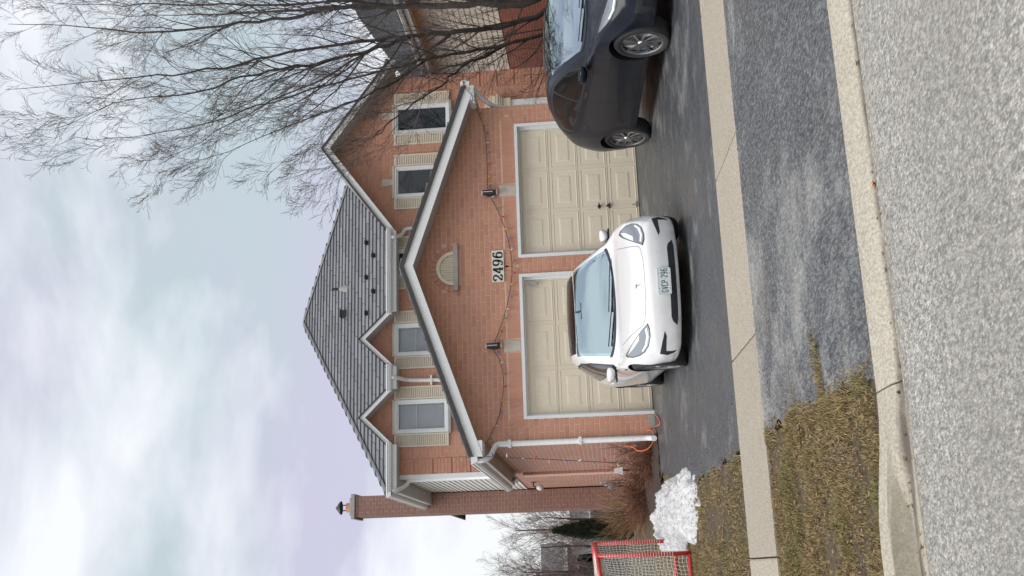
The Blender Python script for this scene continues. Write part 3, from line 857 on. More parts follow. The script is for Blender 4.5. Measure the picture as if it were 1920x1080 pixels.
def rake(parent, A, B, yf, yw_, wf=0.15, edge=0.065, back=None, soff=True):
    """one sloping gable edge from A (eave end, x z) up to B (peak)"""
    (ax, az), (bx, bz) = A, B
    k = MB(); k.prism([(ax, yf, az-edge), (bx, yf, bz-edge), (bx, yf, bz-edge-wf), (ax, yf, az-edge-wf)], (0, 0.028, 0)); k.build('rake_board', WHITE, parent)
    k = MB(); k.prism([(ax, yf-0.03, az), (bx, yf-0.03, bz), (bx, yf-0.03, bz-edge), (ax, yf-0.03, az-edge)], (0, 0.09, 0)); k.build('roof_edge', DARKEDGE, parent)
    if soff:
        k = MB(); k.prism([(ax, yf+0.028, az-edge-wf+0.012), (bx, yf+0.028, bz-edge-wf+0.012), (bx, yf+0.028, bz-edge-wf+0.028), (ax, yf+0.028, az-edge-wf+0.028)], (0, yw_-yf-0.036, 0)); k.build('soffit', SOFFIT, parent)
# small and large gables of the main roof
for gi, (gx, gp, gh) in enumerate(GAB):
    yb = EY0+(gp-EZ)/sl_m
    k = MB()
    for sg in (-1, 1):
        # roof plane back to the valley, as a thick slab
        ov = 0.0
        a = Vector((gx+sg*gh, EY0, EZ+ov)); pk = Vector((gx, EY0, gp)); pk2 = Vector((gx, yb+0.1, gp))
        tri = [a, pk, pk2]
        k.prism(tri, (0, 0, -0.03))
    k.build('gable_roof', DARKEDGE if gi < 2 else SHINGLE, ROOF)
    wf = 0.125 if gi < 2 else 0.16
    for sg in (-1, 1): rake(ROOF, (gx+sg*gh, EZ+0.02), (gx, gp+0.02), EY0-0.02, S, wf, 0.035 if gi < 2 else 0.05)
# fascia, gutters and soffit of the main eaves
def gutter_x(x0, x1, y, z, parent=HOUSE, nm='gutter'):
    pr_ = [(y, z), (y-0.115, z), (y-0.12, z-0.02), (y-0.105, z-0.035), (y-0.10, z-0.065), (y-0.075, z-0.105), (y, z-0.105)]
    return MB().prism([(x0, p[0], p[1]) for p in pr_], (x1-x0, 0, 0)).build(nm, WHITE, parent)
for (a, c_) in segs_e:
    gutter_x(a-0.06, c_+0.04, EY0+0.0, EZ+0.015)
    MB().box(a, c_, EY0, EY0+0.025, EZ-0.19, EZ-0.02).build('fascia', WHITE, HOUSE)
    MB().box(a, c_, EY0+0.025, S-0.002, EZ-0.185, EZ-0.165).build('soffit', SOFFIT, HOUSE)
# left eave of the main roof
k = MB(); pr_ = [(0, 0), (-0.115, 0), (-0.12, -0.02), (-0.105, -0.035), (-0.10, -0.065), (-0.075, -0.105), (0, -0.105)]
k.prism([(EX0+p[0], EY0-0.115, EZ+0.015+p[1]) for p in pr_], (0, 4.7, 0)); k.build('gutter', WHITE, HOUSE)
MB().box(EX0, EX0+0.025, EY0+0.002, 9.985, EZ-0.19, EZ-0.02).build('fascia', WHITE, HOUSE)
MB().box(EX0+0.025, XL-0.002, EY0+0.03, 9.985, EZ-0.183, EZ-0.165).build('soffit', SOFFIT, HOUSE)

# garage roof
GP = (2.63, 4.114); GE0, GE1 = (-0.615, 3.0), (5.885, 3.0); GY = -0.40
GROOF = MB()
for (e, sg) in ((GE0, -1), (GE1, 1)):
    GROOF.prism([(e[0], GY, e[1]), (GP[0], GY, GP[1]), (GP[0], GY, GP[1]-0.06), (e[0], GY, e[1]-0.06)], (0, S-GY-0.03, 0))
GROOF = GROOF.build('garage_roof', DARKEDGE, HOUSE)
for e in (GE0, GE1): rake(GROOF, (e[0], e[1]+0.002), (GP[0], GP[1]+0.002), GY-0.02, 0.0, 0.155, 0.07)
vg = Vector((GP[0]-GE0[0], 0, GP[1]-GE0[1])); lg = vg.length; vg.normalize()
shingles(GROOF, (GE0[0], GY, GE0[1]+0.001), (0, 1, 0), vg, [(0, 0), (S-GY-0.05, 0), (S-GY-0.05, lg), (0, lg)], 0, seed=14)
vg2 = Vector((GP[0]-GE1[0], 0, GP[1]-GE1[1])).normalized()
shingles(GROOF, (GE1[0], GY, GE1[1]+0.001), (0, 1, 0), vg2, [(0, 0), (S-GY-0.05, 0), (S-GY-0.05, lg), (0, lg)], 0, seed=15)
for sg, (ex, ez) in ((-1, GE0), (1, GE1)):
    k = MB(); k.prism([(ex-sg*p[0], GY-0.03, ez-0.03+p[1]) for p in pr_], (0, S-GY-0.1, 0)); k.build('gutter', WHITE, GROOF)
    x0, x1 = sorted((ex, ex-sg*0.022)); MB().box(x0, x1, GY+0.03, S-0.1, ez-0.20, ez-0.065).build('fascia', WHITE, GROOF)
    x0, x1 = sorted((ex-sg*0.024, (GX0 if sg < 0 else GX1)+sg*0.004)); MB().box(x0, x1, GY+0.01, S-0.1, ez-0.195, ez-0.178).build('soffit', SOFFIT, GROOF)
    # boxed return at the foot of the rake
    x0, x1 = sorted((ex, ex-sg*0.26)); MB().box(x0, x1, GY-0.012, -0.012, ez-0.215, ez-0.05).build('eave_return', WHITE, GROOF)
# downspouts
def spout(pts, nm='downspout', r=0.042):
    p = catmull(pts, 5)
    k = MB()
    for a, c_ in zip(p[:-1], p[1:]):
        k.bar(a, c_+(c_-a).normalized()*0.004, 0.085, 0.062, (0, 1, 0) if abs((c_-a).normalized().y) < 0.8 else (0, 0, 1))
    return k.build(nm, WHITE, HOUSE)
xq = GX0-0.045
k = MB()
def spout_seg(pts, nm='downspout'):
    k = MB(); k.tube(pts, 0.046, 8); return k.build(nm, WHITE, HOUSE, smooth=True, angle=50)
spout_seg(catmull([(-0.66, -0.32, 2.88), (-0.66, -0.32, 2.79), (-0.60, -0.25, 2.68), (-0.44, -0.10, 2.62), (-0.385, -0.05, 2.56), (-0.385, -0.05, 2.45)], 4)+[Vector((-0.385, -0.05, 0.22))]+catmull([(-0.385, -0.05, 0.22), (-0.39, -0.08, 0.12), (-0.41, -0.20, 0.06), (-0.43, -0.33, 0.045)], 4)[1:])
for z in (2.35, 1.2): MB().box(-0.445, -0.325, -0.105, -0.0, z, z+0.05).build('spout_strap', WHITE, HOUSE)
pm0 = PY(722, 709, S-0.2)
spout_seg(catmull([(1.84, EY0-0.02, 5.45), (1.84, EY0+0.0, 5.38), (1.84, S-0.1, 5.20), (1.83, S-0.06, 5.1)], 4)+[Vector((1.80, S-0.06, 4.2))])
MB().box(1.70, 1.92, S-0.112, S-0.003, 4.60, 4.64).build('spout_strap', WHITE, HOUSE)
spout_seg(catmull([(5.12, EY0-0.02, 5.45), (5.13, EY0-0.02, 5.38), (5.26, S-0.15, 5.28), (5.42, S-0.06, 5.20), (5.44, S-0.06, 5.08)], 4)+[Vector((5.44, S-0.06, 4.0))])
spout_seg(catmull([(-0.62, EY0+0.0, 5.45), (-0.62, EY0+0.02, 5.36), (-0.52, S-0.1, 5.22), (-0.40, S+0.0, 5.14), (-0.385, S+0.02, 5.0)], 4)+[Vector((-0.385, S+0.02, 3.05))]+[Vector((-0.50, S-0.5, 2.78)), Vector((-0.56, S-0.8, 2.70))])
spout_seg(catmull([(5.93, -0.28, 2.9), (5.92, -0.27, 2.82), (5.80, -0.12, 2.70), (5.72, 0.10, 2.5), (5.70, 0.2, 2.3)], 4)+[Vector((5.70, 0.2, 0.1))])
# chimney on the left wall
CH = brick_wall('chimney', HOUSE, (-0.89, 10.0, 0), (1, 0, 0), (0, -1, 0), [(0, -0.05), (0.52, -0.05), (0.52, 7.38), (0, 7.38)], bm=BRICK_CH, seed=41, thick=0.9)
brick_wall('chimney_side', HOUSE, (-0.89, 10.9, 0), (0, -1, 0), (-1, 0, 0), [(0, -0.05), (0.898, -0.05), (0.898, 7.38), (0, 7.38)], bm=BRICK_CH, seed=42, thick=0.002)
k = MB(); k.box(-0.95, -0.31, 9.94, 10.96, 7.38, 7.45); k.prism([(-0.95, 9.94, 7.45), (-0.31, 9.94, 7.45), (-0.31, 10.96, 7.45), (-0.95, 10.96, 7.45)], (0, 0, 0.02)); k.box(-0.86, -0.40, 10.03, 10.87, 7.47, 7.53); k.build('chimney_cap', SILLC, CH)
k = MB(); k.lathe([(0.13, 7.53), (0.12, 7.70), (0.10, 7.70)], (-0.63, 10.4, 0), 'z', 16); k.build('flue_pot', BRICK, CH, smooth=True, angle=40)
k = MB()
for a in range(4): k.bar((-0.63+0.1*math.cos(a*1.57+.78), 10.4+0.1*math.sin(a*1.57+.78), 7.70), (-0.63+0.1*math.cos(a*1.57+.78), 10.4+0.1*math.sin(a*1.57+.78), 7.86), 0.02, 0.02, (1, 0, 0))
k.lathe([(0.18, 7.84), (0.17, 7.87), (0.0, 8.0)], (-0.63, 10.4, 0), 'z', 14); k.build('rain_cap', BLACK, CH)
# lower chimney breast with sloping shoulder, and the pilaster at the main corner
brick_wall('pilaster', HOUSE, (XL-0.06, 5.62, 0), (1, 0, 0), (0, -1, 0), [(0, -0.05), (0.056, -0.05), (0.056, 2.62), (0, 2.62)], bm=BRICK_SHADED, seed=44, thick=0.5)
# front entrance surround, seen past the garage corner
pe = PY(990, 193, S)
ex = pe.x
k = MB(); k.box(ex-0.9, ex+0.07, S-0.10, S-0.003, 0.1, 2.62); k.build('door_surround', WHITE, HOUSE)
k = MB(); k.box(ex-0.95, ex+0.11, S-0.13, S-0.003, 2.62, 2.82)
for i, (zz, w_) in enumerate(((2.82, 0.13), (2.87, 0.17), (2.92, 0.21), (2.98, 0.16))): k.box(ex-1.0, ex+w_, S-0.10-w_*0.4, S-0.004, zz, zz+0.048)
k.prism([(ex-1.0, S-0.12, 3.03), (ex+0.20, S-0.12, 3.03), (ex+0.20, S-0.12, 3.10), (ex-0.2, S-0.12, 3.32), (ex-1.0, S-0.12, 3.62)], (0, 0.115, 0)); k.build('entrance_pediment', CREAM, HOUSE)
# ------------------------------------------------------------------ cars
def crom(xs, ys, x):
    """monotone-ish cubic interpolation of a table"""
    xs = np.asarray(xs, float); ys = np.asarray(ys, float); x = np.asarray(x, float)
    d = np.diff(ys)/np.diff(xs); mm = np.zeros(len(xs)); mm[1:-1] = np.where(d[:-1]*d[1:] > 0, 2*d[:-1]*d[1:]/(d[:-1]+d[1:]+1e-12), 0); mm[0] = d[0]; mm[-1] = d[-1]
    i = np.clip(np.searchsorted(xs, x)-1, 0, len(xs)-2); h = xs[i+1]-xs[i]; t = (x-xs[i])/h
    return (2*t**3-3*t**2+1)*ys[i]+(t**3-2*t**2+t)*h*mm[i]+(-2*t**3+3*t**2)*ys[i+1]+(t**3-t**2)*h*mm[i+1]
CARS = {
 'sedan': dict(L=4.66,
  zt=[(0, .505), (.08, .555), (.25, .615), (.55, .69), (.9, .755), (1.12, .79), (1.2, .815), (1.5, .975), (1.9, 1.17), (2.2, 1.29), (2.5, 1.36), (2.8, 1.385), (3.2, 1.365), (3.6, 1.29), (4.0, 1.175), (4.25, 1.09), (4.5, 1.03), (4.66, .97)],
  zbelt=[(0, .46), (.08, .52), (.25, .60), (.55, .69), (.9, .755), (1.15, .79), (1.5, .815), (1.9, .835), (2.5, .86), (3.2, .89), (3.8, .925), (4.25, .945), (4.5, .94), (4.66, .88)],
  w=[(0, .835), (.1, .87), (.3, .895), (.6, .91), (1.0, .915), (2.5, .915), (3.5, .92), (4.0, .905), (4.4, .86), (4.66, .78)],
  wb=[(0, .74), (.1, .77), (.3, .80), (.6, .835), (.9, .85), (1.2, .855), (2.5, .85), (3.5, .83), (4.0, .79), (4.4, .74), (4.66, .68)],
  wr=[(0, .48), (.25, .56), (.55, .62), (.9, .68), (1.15, .72), (1.5, .69), (1.9, .635), (2.2, .605), (2.5, .59), (3.0, .58), (3.6, .56), (4.0, .56), (4.4, .57), (4.66, .55)],
  dre=[(0, .012), (.5, .012), (1.1, .010), (1.3, .02), (1.9, .035), (2.5, .045), (3.2, .045), (4.0, .03), (4.66, .03)],
  zb=[(0, .135), (.5, .15), (1.2, .16), (3.6, .17), (4.66, .25)], zsh=[(0, .36), (.6, .56), (2.5, .60), (4.0, .66), (4.66, .62)],
  wheels=(.84, 3.70), wr_=.335, track=.80),
 'crossover': dict(L=4.72,
  zt=[(0, .66), (.08, .71), (.25, .77), (.55, .85), (.9, .925), (1.1, .97), (1.2, 1.005), (1.5, 1.19), (1.9, 1.39), (2.2, 1.49), (2.5, 1.545), (2.85, 1.565), (3.3, 1.545), (3.7, 1.475), (4.1, 1.35), (4.35, 1.22), (4.5, 1.13), (4.72, 1.0)],
  zbelt=[(0, .60), (.08, .66), (.25, .75), (.55, .85), (.9, .925), (1.15, .965), (1.5, .985), (1.9, 1.01), (2.5, 1.05), (3.2, 1.12), (3.7, 1.17), (4.1, 1.16), (4.4, 1.07), (4.72, .92)],
  w=[(0, .85), (.1, .89), (.3, .925), (.6, .945), (1.0, .95), (2.5, .945), (3.5, .955), (4.0, .945), (4.4, .90), (4.72, .80)],
  wb=[(0, .76), (.1, .80), (.3, .84), (.6, .87), (.9, .885), (1.2, .89), (2.5, .885), (3.5, .86), (4.0, .82), (4.4, .77), (4.72, .70)],
  wr=[(0, .50), (.25, .58), (.55, .64), (.9, .70), (1.15, .74), (1.5, .72), (1.9, .67), (2.2, .645), (2.5, .63), (3.0, .62), (3.6, .60), (4.1, .60), (4.4, .60), (4.72, .56)],
  dre=[(0, .012), (.5, .012), (1.1, .010), (1.3, .02), (1.9, .04), (2.5, .05), (3.2, .05), (4.1, .04), (4.72, .03)],
  zb=[(0, .20), (.5, .20), (1.2, .21), (3.6, .22), (4.72, .32)], zsh=[(0, .46), (.6, .66), (2.5, .72), (4.0, .78), (4.72, .70)],
  wheels=(.89, 3.78), wr_=.352, track=.82),
}
def car_surface(K, ny=110, nsub=4):
    T = {k: (np.array([p[0] for p in K[k]]), np.array([p[1] for p in K[k]])) for k in ('zt', 'zbelt', 'w', 'wb', 'wr', 'dre', 'zb', 'zsh')}
    Ln = K['L']
    def section(ys):
        q = {k: float(crom(T[k][0], T[k][1], ys)) for k in T}
        w_, wb_, wr_, zt_, zb_, zbl, zsh = q['w'], q['wb'], q['wr'], q['zt'], q['zb'], q['zbelt'], q['zsh']
        zre = zt_-q['dre']
        gl = max(0.0, zre-zbl)
        pts = [(0, zb_), (w_*.55, zb_), (w_*.90, zb_+.012), (w_*.965, zb_+.07), (w_*.985, zb_+.5*(zsh-zb_)), (w_, zsh), ((w_*.35+wb_*.65)+.012, zsh+.72*(zbl-zsh)), (wb_, zbl),
               (wb_*.5+wr_*.5+.035*min(1, gl/.4), zbl+gl*.54), (wr_, zre), (wr_*.55, zre*.22+zt_*.78), (0, zt_)]
        return pts
    def full(ys, shrink=None):
        p = section(ys)
        if shrink:
            cz, kz, kx = shrink; p = [(x*kx, cz+(z-cz)*kz) for x, z in p]
        V = catmull([(x, 0, z) for x, z in p], nsub)
        return [(v_.x, v_.z) for v_ in V]
    def bow(ys, x):
        f = max(0, 1-ys/1.05); r_ = max(0, 1-(Ln-ys)/0.9); q = min(1, abs(x)/.92)
        return .36*f**1.6*q**2.3-.30*r_**1.6*q**2.2
    st = []
    for ys, sh in ((0, (.33*K['zt'][0][1]/.505, .06, .90)), (0, (.33*K['zt'][0][1]/.505, .30, .94)), (0, (.33*K['zt'][0][1]/.505, .62, .97)), (0, (.33*K['zt'][0][1]/.505, .86, .99))):
        st.append((ys, sh, {.06: -.0449, .30: -.0429, .62: -.0353, .86: -.023}[sh[1]]))
    ysl = np.concatenate([np.linspace(0, .3, 14)[:-1], np.linspace(.3, Ln-.3, ny), np.linspace(Ln-.3, Ln, 10)[1:]])
    for ys in ysl: st.append((float(ys), None, 0))
    st.append((Ln, (.7, .8, .92), .02)); st.append((Ln, (.7, .4, .6), .04))
    V = []; F = []; nh = None
    for ys, sh, dy in st:
        h = full(ys, sh); nh = len(h)
        ring = [(x, z) for x, z in h]+[(-x, z) for x, z in h[-2:0:-1]]
        V += [(x, ys+dy+bow(ys, x), z) for x, z in ring]
    m_ = 2*nh-2; k = len(st)
    for i in range(k-1):
        for j in range(m_): F.append((i*m_+j, i*m_+(j+1) % m_, (i+1)*m_+(j+1) % m_, (i+1)*m_+j))
    # end caps: strips between the lower and the upper edge of the ring
    for i, flip in ((0, 1), (k-1, 0)):
        xs_ = [V[i*m_+j][0] for j in range(m_)]; jr = int(np.argmax(xs_)); jl = int(np.argmin(xs_))
        lo = [(jl+q) % m_ for q in range((jr-jl) % m_+1)]; hi = [(jl-q) % m_ for q in range((jl-jr) % m_+1)]
        a, c_ = 0, 0
        while a < len(lo)-1 or c_ < len(hi)-1:
            if c_ == len(hi)-1 or (a < len(lo)-1 and xs_[lo[a+1]] <= xs_[hi[c_+1]]): tri = (lo[a], lo[a+1], hi[c_]); a += 1
            else: tri = (lo[a], hi[c_+1], hi[c_]); c_ += 1
            if len(set(tri)) == 3: F.append(tuple(i*m_+q for q in (tri if flip else tri[::-1])))
    def P(ys, tt):
        """surface point; tt in section-point units 0..11, negative = mirrored side"""
        h = full(ys); a = abs(tt)*nsub; i = min(int(a), nh-2); f = a-i
        x = h[i][0]*(1-f)+h[i+1][0]*f; z = h[i][1]*(1-f)+h[i+1][1]*f
        x = x if tt >= 0 else -x
        return Vector((x, ys+bow(ys, x), z))
    return V, F, P
def flatpatch(name, poly, bvh, axis, mat_, parent, off=0.004, step=0.03, sgn=1, smooth=True, depth=0.006):
    """2D outline projected on to the body; axis 'y': outline (x,z) thrown backwards from the nose, 'x': outline (y,z) from the side sgn"""
    xs = [p[0] for p in poly]; zs = [p[1] for p in poly]
    pts = []
    n = len(poly); edge = []
    for i in range(n):
        a, b = Vector(poly[i]), Vector(poly[(i+1) % n]); k = max(1, int((b-a).length/step))
        for j in range(k): pts.append(a+(b-a)*(j/k))
    nb = len(pts); edges = [(i, (i+1) % nb) for i in range(nb)]
    x = min(xs)+step/2
    while x < max(xs):
        z = min(zs)+step/2
        while z < max(zs): pts.append(Vector((x, z))); z += step
        x += step
    r = delaunay_2d_cdt(pts, edges, [], 1, 1e-5)
    V2, F2 = r[0], r[2]
    out_ = []
    dirv = Vector((0, 1, 0)) if axis == 'y' else Vector((-sgn, 0, 0))
    for p in V2:
        o = Vector((p[0], -3, p[1])) if axis == 'y' else Vector((sgn*3, p[0], p[1]))
        hit, nr, _, _ = bvh.ray_cast(o, dirv)
        if hit is None: out_.append(None); continue
        if nr.dot(dirv) > 0: nr = -nr
        out_.append((hit+nr*off, hit-nr*depth))
    ok = [f for f in F2 if all(out_[i] is not None for i in f)]
    if not ok: return None
    vs = []; ix = {}
    for i, p in enumerate(out_):
        if p: ix[i] = len(vs); vs.append(p[0])
    fs = [tuple(ix[i] for i in f) for f in ok]
    # skirt to the body
    cnt = {}
    for f in fs:
        for a, b in zip(f, f[1:]+f[:1]): cnt[tuple(sorted((a, b)))] = cnt.get(tuple(sorted((a, b))), 0)+1
    inv = {v_: k for k, v_ in ix.items()}; low = {}
    for (a, b), c_ in list(cnt.items()):
        if c_ == 1:
            for q in (a, b):
                if q not in low: low[q] = len(vs); vs.append(out_[inv[q]][1])
            fs.append((a, b, low[b], low[a]))
    return MB().add(vs, fs).build(name, mat_, parent, smooth=smooth, local=True, angle=35)
def ribbon(name, pts2, bvh, axis, mat_, parent, wd=0.007, sgn=1, off=0.0015, P3=None):
    """thin shut-line laid on the body"""
    pts = P3 or []
    if not P3:
        c_ = catmull([(p[0], 0, p[1]) for p in pts2], 8)
        dirv = Vector((0, 1, 0)) if axis == 'y' else Vector((-sgn, 0, 0))
        for p in c_:
            o = Vector((p.x, -3, p.z)) if axis == 'y' else Vector((sgn*3, p.x, p.z))
            hit, nr, _, _ = bvh.ray_cast(o, dirv)
            if hit: pts.append((hit, nr if nr.dot(dirv) < 0 else -nr))
    vs = []; fs = []
    for i, (h, nr) in enumerate(pts):
        t = (pts[min(i+1, len(pts)-1)][0]-pts[max(i-1, 0)][0]).normalized(); sd = t.cross(nr).normalized()
        vs += [h+sd*wd/2+nr*off, h-sd*wd/2+nr*off]
    for i in range(len(pts)-1): fs.append((2*i, 2*i+1, 2*i+3, 2*i+2))
    if fs: return MB().add(vs, fs).build(name, mat_, parent, local=True)
def ppatch(name, P, tt0, tt1, y0, y1, mat_, parent, off=0.004, nu=20, nv=22):
    """patch in surface coordinates; y0,y1 are functions of the section parameter"""
    vs = []; fs = []
    for i in range(nu+1):
        a = i/nu
        if tt0 < 0:   # across the centre line: from -tt .. 11 .. +tt
            u_ = -1+2*a; tq = 11-(11-abs(tt0))*abs(u_); tt = -tq if u_ < 0 else tq
        else: tt = tt0+(tt1-tt0)*a; u_ = a
        for j in range(nv+1):
            ys = y0(u_)+(y1(u_)-y0(u_))*j/nv
            p = P(ys, tt); e = 1e-3
            dy_ = P(ys+e, tt)-p; q2 = P(ys, tt-0.02 if tt > 0 else tt+0.02)-p
            nr = dy_.cross(q2)
            if nr.length < 1e-12: nr = Vector((0, 0, 1))
            nr.normalize()
            ctr = Vector((0, p.y, 0.5))
            if nr.dot(p-ctr) < 0: nr = -nr
            vs.append(p+nr*off)
    for i in range(nu):
        for j in range(nv): fs.append((i*(nv+1)+j, (i+1)*(nv+1)+j, (i+1)*(nv+1)+j+1, i*(nv+1)+j+1))
    return MB().add(vs, fs).build(name, mat_, parent, smooth=True, local=True)

GLASS_WS = bpy.data.materials.new('windshield_glass'); GLASS_WS.use_nodes = True
_t = GLASS_WS.node_tree; _t.nodes.clear()
_o = _t.nodes.new('ShaderNodeOutputMaterial'); _m = _t.nodes.new('ShaderNodeMixShader'); _a = _t.nodes.new('ShaderNodeBsdfTransparent'); _b = _t.nodes.new('ShaderNodeBsdfGlossy')
_a.inputs[0].default_value = (0.62, 0.80, 0.80, 1); _b.inputs[0].default_value = (0.78, 0.96, 1.0, 1); _b.inputs['Roughness'].default_value = 0.03; _m.inputs[0].default_value = 0.62
_t.links.new(_a.outputs[0], _m.inputs[1]); _t.links.new(_b.outputs[0], _m.inputs[2]); _t.links.new(_m.outputs[0], _o.inputs[0])
GLASS_DK = mat('tinted_glass', (0.010, 0.012, 0.012), 0.05, 0, 0.0, 0.22)
CABIN = m_noisy('cabin_trim', (0.05, 0.05, 0.052), (0.07, 0.07, 0.072), 5, 0.8)
SEAM = mat('panel_gap', (0.015, 0.015, 0.017), 0.6)
SEAM_L = mat('panel_gap_light', (0.22, 0.22, 0.24), 0.6)
TRIMB = mat('black_trim', (0.02, 0.022, 0.027), 0.45)
INTAKE = m_noisy('intake_mesh', (0.012, 0.014, 0.018), (0.025, 0.028, 0.034), 30, 0.6)
CHROME = mat('bright_alloy', (0.42, 0.42, 0.43), 0.36, 1.0)
ALLOY_DK = mat('grey_alloy', (0.33, 0.33, 0.34), 0.32, 0.9)
HLBOWL = mat('headlight_bowl', (0.30, 0.33, 0.36), 0.25, 0.5, 0.5)
LENS = mat('headlight_lens', (0.16, 0.19, 0.22), 0.06, 0.0, 1.0, 0.8)
LEDW = mat('headlight_led', (0.78, 0.80, 0.82), 0.3, 0.0, 1.0)
WPAINT = m_noisy('white_car_paint', (0.78, 0.785, 0.79), (0.80, 0.80, 0.805), 0.6, 0.35, coat=1.0)
DPAINT = m_noisy('grey_car_paint', (0.018, 0.019, 0.024), (0.021, 0.022, 0.028), 0.8, 0.38, 0.35, None, 0, 0.0, 1.0) if False else mat('grey_car_paint', (0.006, 0.009, 0.018), 0.32, 0.0, 0.18, 0.22)
def grime(m_, col, amt):
    g = NG(m_); v = g.coords(); s_ = g.n('ShaderNodeSeparateXYZ'); g.l(v, s_.inputs[0])
    k = g.math('MULTIPLY', g.ramp(s_.outputs[2], [(0.12, (1,)*3), (0.55, (0,)*3)]), g.ramp(g.noise(v, 6, 6, 0.7), [(0.3, (0.1,)*3), (0.7, (1,)*3)]))
    lk = g.b.inputs['Base Color'].links; old = lk[0].from_socket if lk else tuple(g.b.inputs['Base Color'].default_value)[:3]
    g.color(g.mix(g.math('MULTIPLY', k, amt), old, col))
grime(WPAINT, (0.34, 0.31, 0.27), 0.5); grime(DPAINT, (0.10, 0.095, 0.09), 0.45); grime(RUBBER, (0.10, 0.095, 0.085), 0.5)
PLATEW = mat('plate_white', (0.66, 0.72, 0.72), 0.45)
PLATEB = mat('plate_blue', (0.05, 0.09, 0.14), 0.5)

def make_wheel(root, x, y, r, sgn, rimmat, nsp=10):
    wdt = 0.235; xo = x+sgn*0.0
    b = MB(); b.lathe([(0.06, sgn*-0.08), (r*0.66, sgn*-0.08), (r*0.66, sgn*-0.05), (0.06, sgn*-0.05)], (xo, y, r), 'x', 28)
    wh = b.build('wheel', ALLOY_DK, root, smooth=True, local=True, angle=40)
    b = MB(); i_, o_ = -wdt, 0.0
    prof = [(r*0.72, i_), (r*0.93, i_+0.005), (r*0.985, i_+0.03), (r, i_+0.06), (r, o_-0.055), (r*0.985, o_-0.025), (r*0.93, o_+0.004), (r*0.80, o_+0.008), (r*0.735, o_-0.006), (r*0.71, o_-0.03)]
    b.lathe([(a, sgn*h) for a, h in prof], (xo, y, r), 'x', 48); b.build('tyre', RUBBER, wh, smooth=True, local=True, angle=50)
    b = MB(); R0 = r*0.735
    b.lathe([(R0-0.012, sgn*-0.10), (R0-0.012, sgn*-0.012), (R0, sgn*-0.002), (R0+0.004, sgn*-0.012)], (xo, y, r), 'x', 48)
    b.lathe([(0.0, sgn*0.0), (0.045, sgn*-0.002), (0.055, sgn*-0.02), (0.055, sgn*-0.06)], (xo, y, r), 'x', 20)
    for k in range(nsp):
        a = 2*math.pi*k/nsp; tw = 0.13
        def pt(rad, an, h): return (xo+sgn*h, y+rad*math.cos(an), r+rad*math.sin(an))
        w0, w1 = 0.30, 0.065
        q = [pt(0.05, a-w0, -0.018), pt(0.05, a+w0, -0.018), pt(R0-0.006, a+tw+w1, -0.010), pt(R0-0.006, a+tw-w1, -0.022)]
        q2 = [pt(0.05, a-w0, -0.05), pt(0.05, a+w0, -0.05), pt(R0-0.006, a+tw+w1, -0.05), pt(R0-0.006, a+tw-w1, -0.05)]
        b.add(q+q2, [(0, 1, 2, 3), (0, 3, 7, 4), (1, 2, 6, 5), (0, 1, 5, 4), (2, 3, 7, 6)])
    b.build('rim', rimmat, wh, local=True)
    return wh
def tube_local(name, pts, r, mat_, parent, n=8): return MB().tube(pts, r, n).build(name, mat_, parent, smooth=True, local=True)
def strokes(b, paths, w, frame, nib=(0.09, 0.09), th=0.0015):
    """lettering: each path is swept with an elliptic nib"""
    for pth in paths:
        if len(pth) == 1:   # dot
            c_ = pth[0]; n = 12; vs = [frame(c_[0]+c_[2]*math.cos(2*math.pi*k/n), c_[1]+c_[2]*math.sin(2*math.pi*k/n), th) for k in range(n)]
            b.add(vs, [tuple(range(n))]); continue
        P_ = [Vector((p[0], p[1], 0)) for p in pth]
        if len(P_) > 2: P_ = catmull(P_, 6)
        vs = []; fs = []
        for i, p in enumerate(P_):
            t = (P_[min(i+1, len(P_)-1)]-P_[max(i-1, 0)]).normalized(); nx, nz = -t.y, t.x
            h = math.sqrt((nib[0]*nx)**2+(nib[1]*nz)**2)/2
            vs += [frame(p.x+nx*h, p.y+nz*h, th), frame(p.x-nx*h, p.y-nz*h, th)]
        for i in range(len(P_)-1): fs.append((2*i, 2*i+1, 2*i+3, 2*i+2))
        b.add(vs, fs)
SANS = {
 'G': [[(.50, .80), (.40, .95), (.25, 1.0), (.10, .92), (.05, .75), (.05, .25), (.10, .08), (.25, 0), (.40, .05), (.50, .20), (.50, .42)], [(.50, .42), (.30, .42)]],
 'V': [[(.03, 1), (.275, 0)], [(.275, 0), (.52, 1)]],
 'C': [[(.50, .80), (.42, .95), (.27, 1.0), (.11, .92), (.05, .75), (.05, .25), (.11, .08), (.27, 0), (.42, .05), (.50, .20)]],
 'P': [[(.07, 0), (.07, 1)], [(.07, .97), (.30, .97), (.46, .88), (.48, .72), (.44, .56), (.28, .48), (.07, .48)]],
 '2': [[(.05, .78), (.10, .93), (.27, 1.0), (.44, .93), (.49, .75), (.40, .52), (.15, .20), (.05, .03)], [(.05, .04), (.50, .04)]],
 '9': [[(.48, .70), (.44, .92), (.27, 1.0), (.10, .92), (.05, .70), (.10, .50), (.27, .42), (.42, .50), (.48, .70)], [(.48, .70), (.46, .30), (.36, .06), (.20, .0), (.08, .08)]],
 '6': [[(.05, .30), (.10, .50), (.27, .58), (.44, .50), (.49, .28), (.43, .07), (.27, 0), (.10, .08), (.05, .30)], [(.05, .30), (.08, .70), (.18, .94), (.34, 1.0), (.46, .92)]],
}
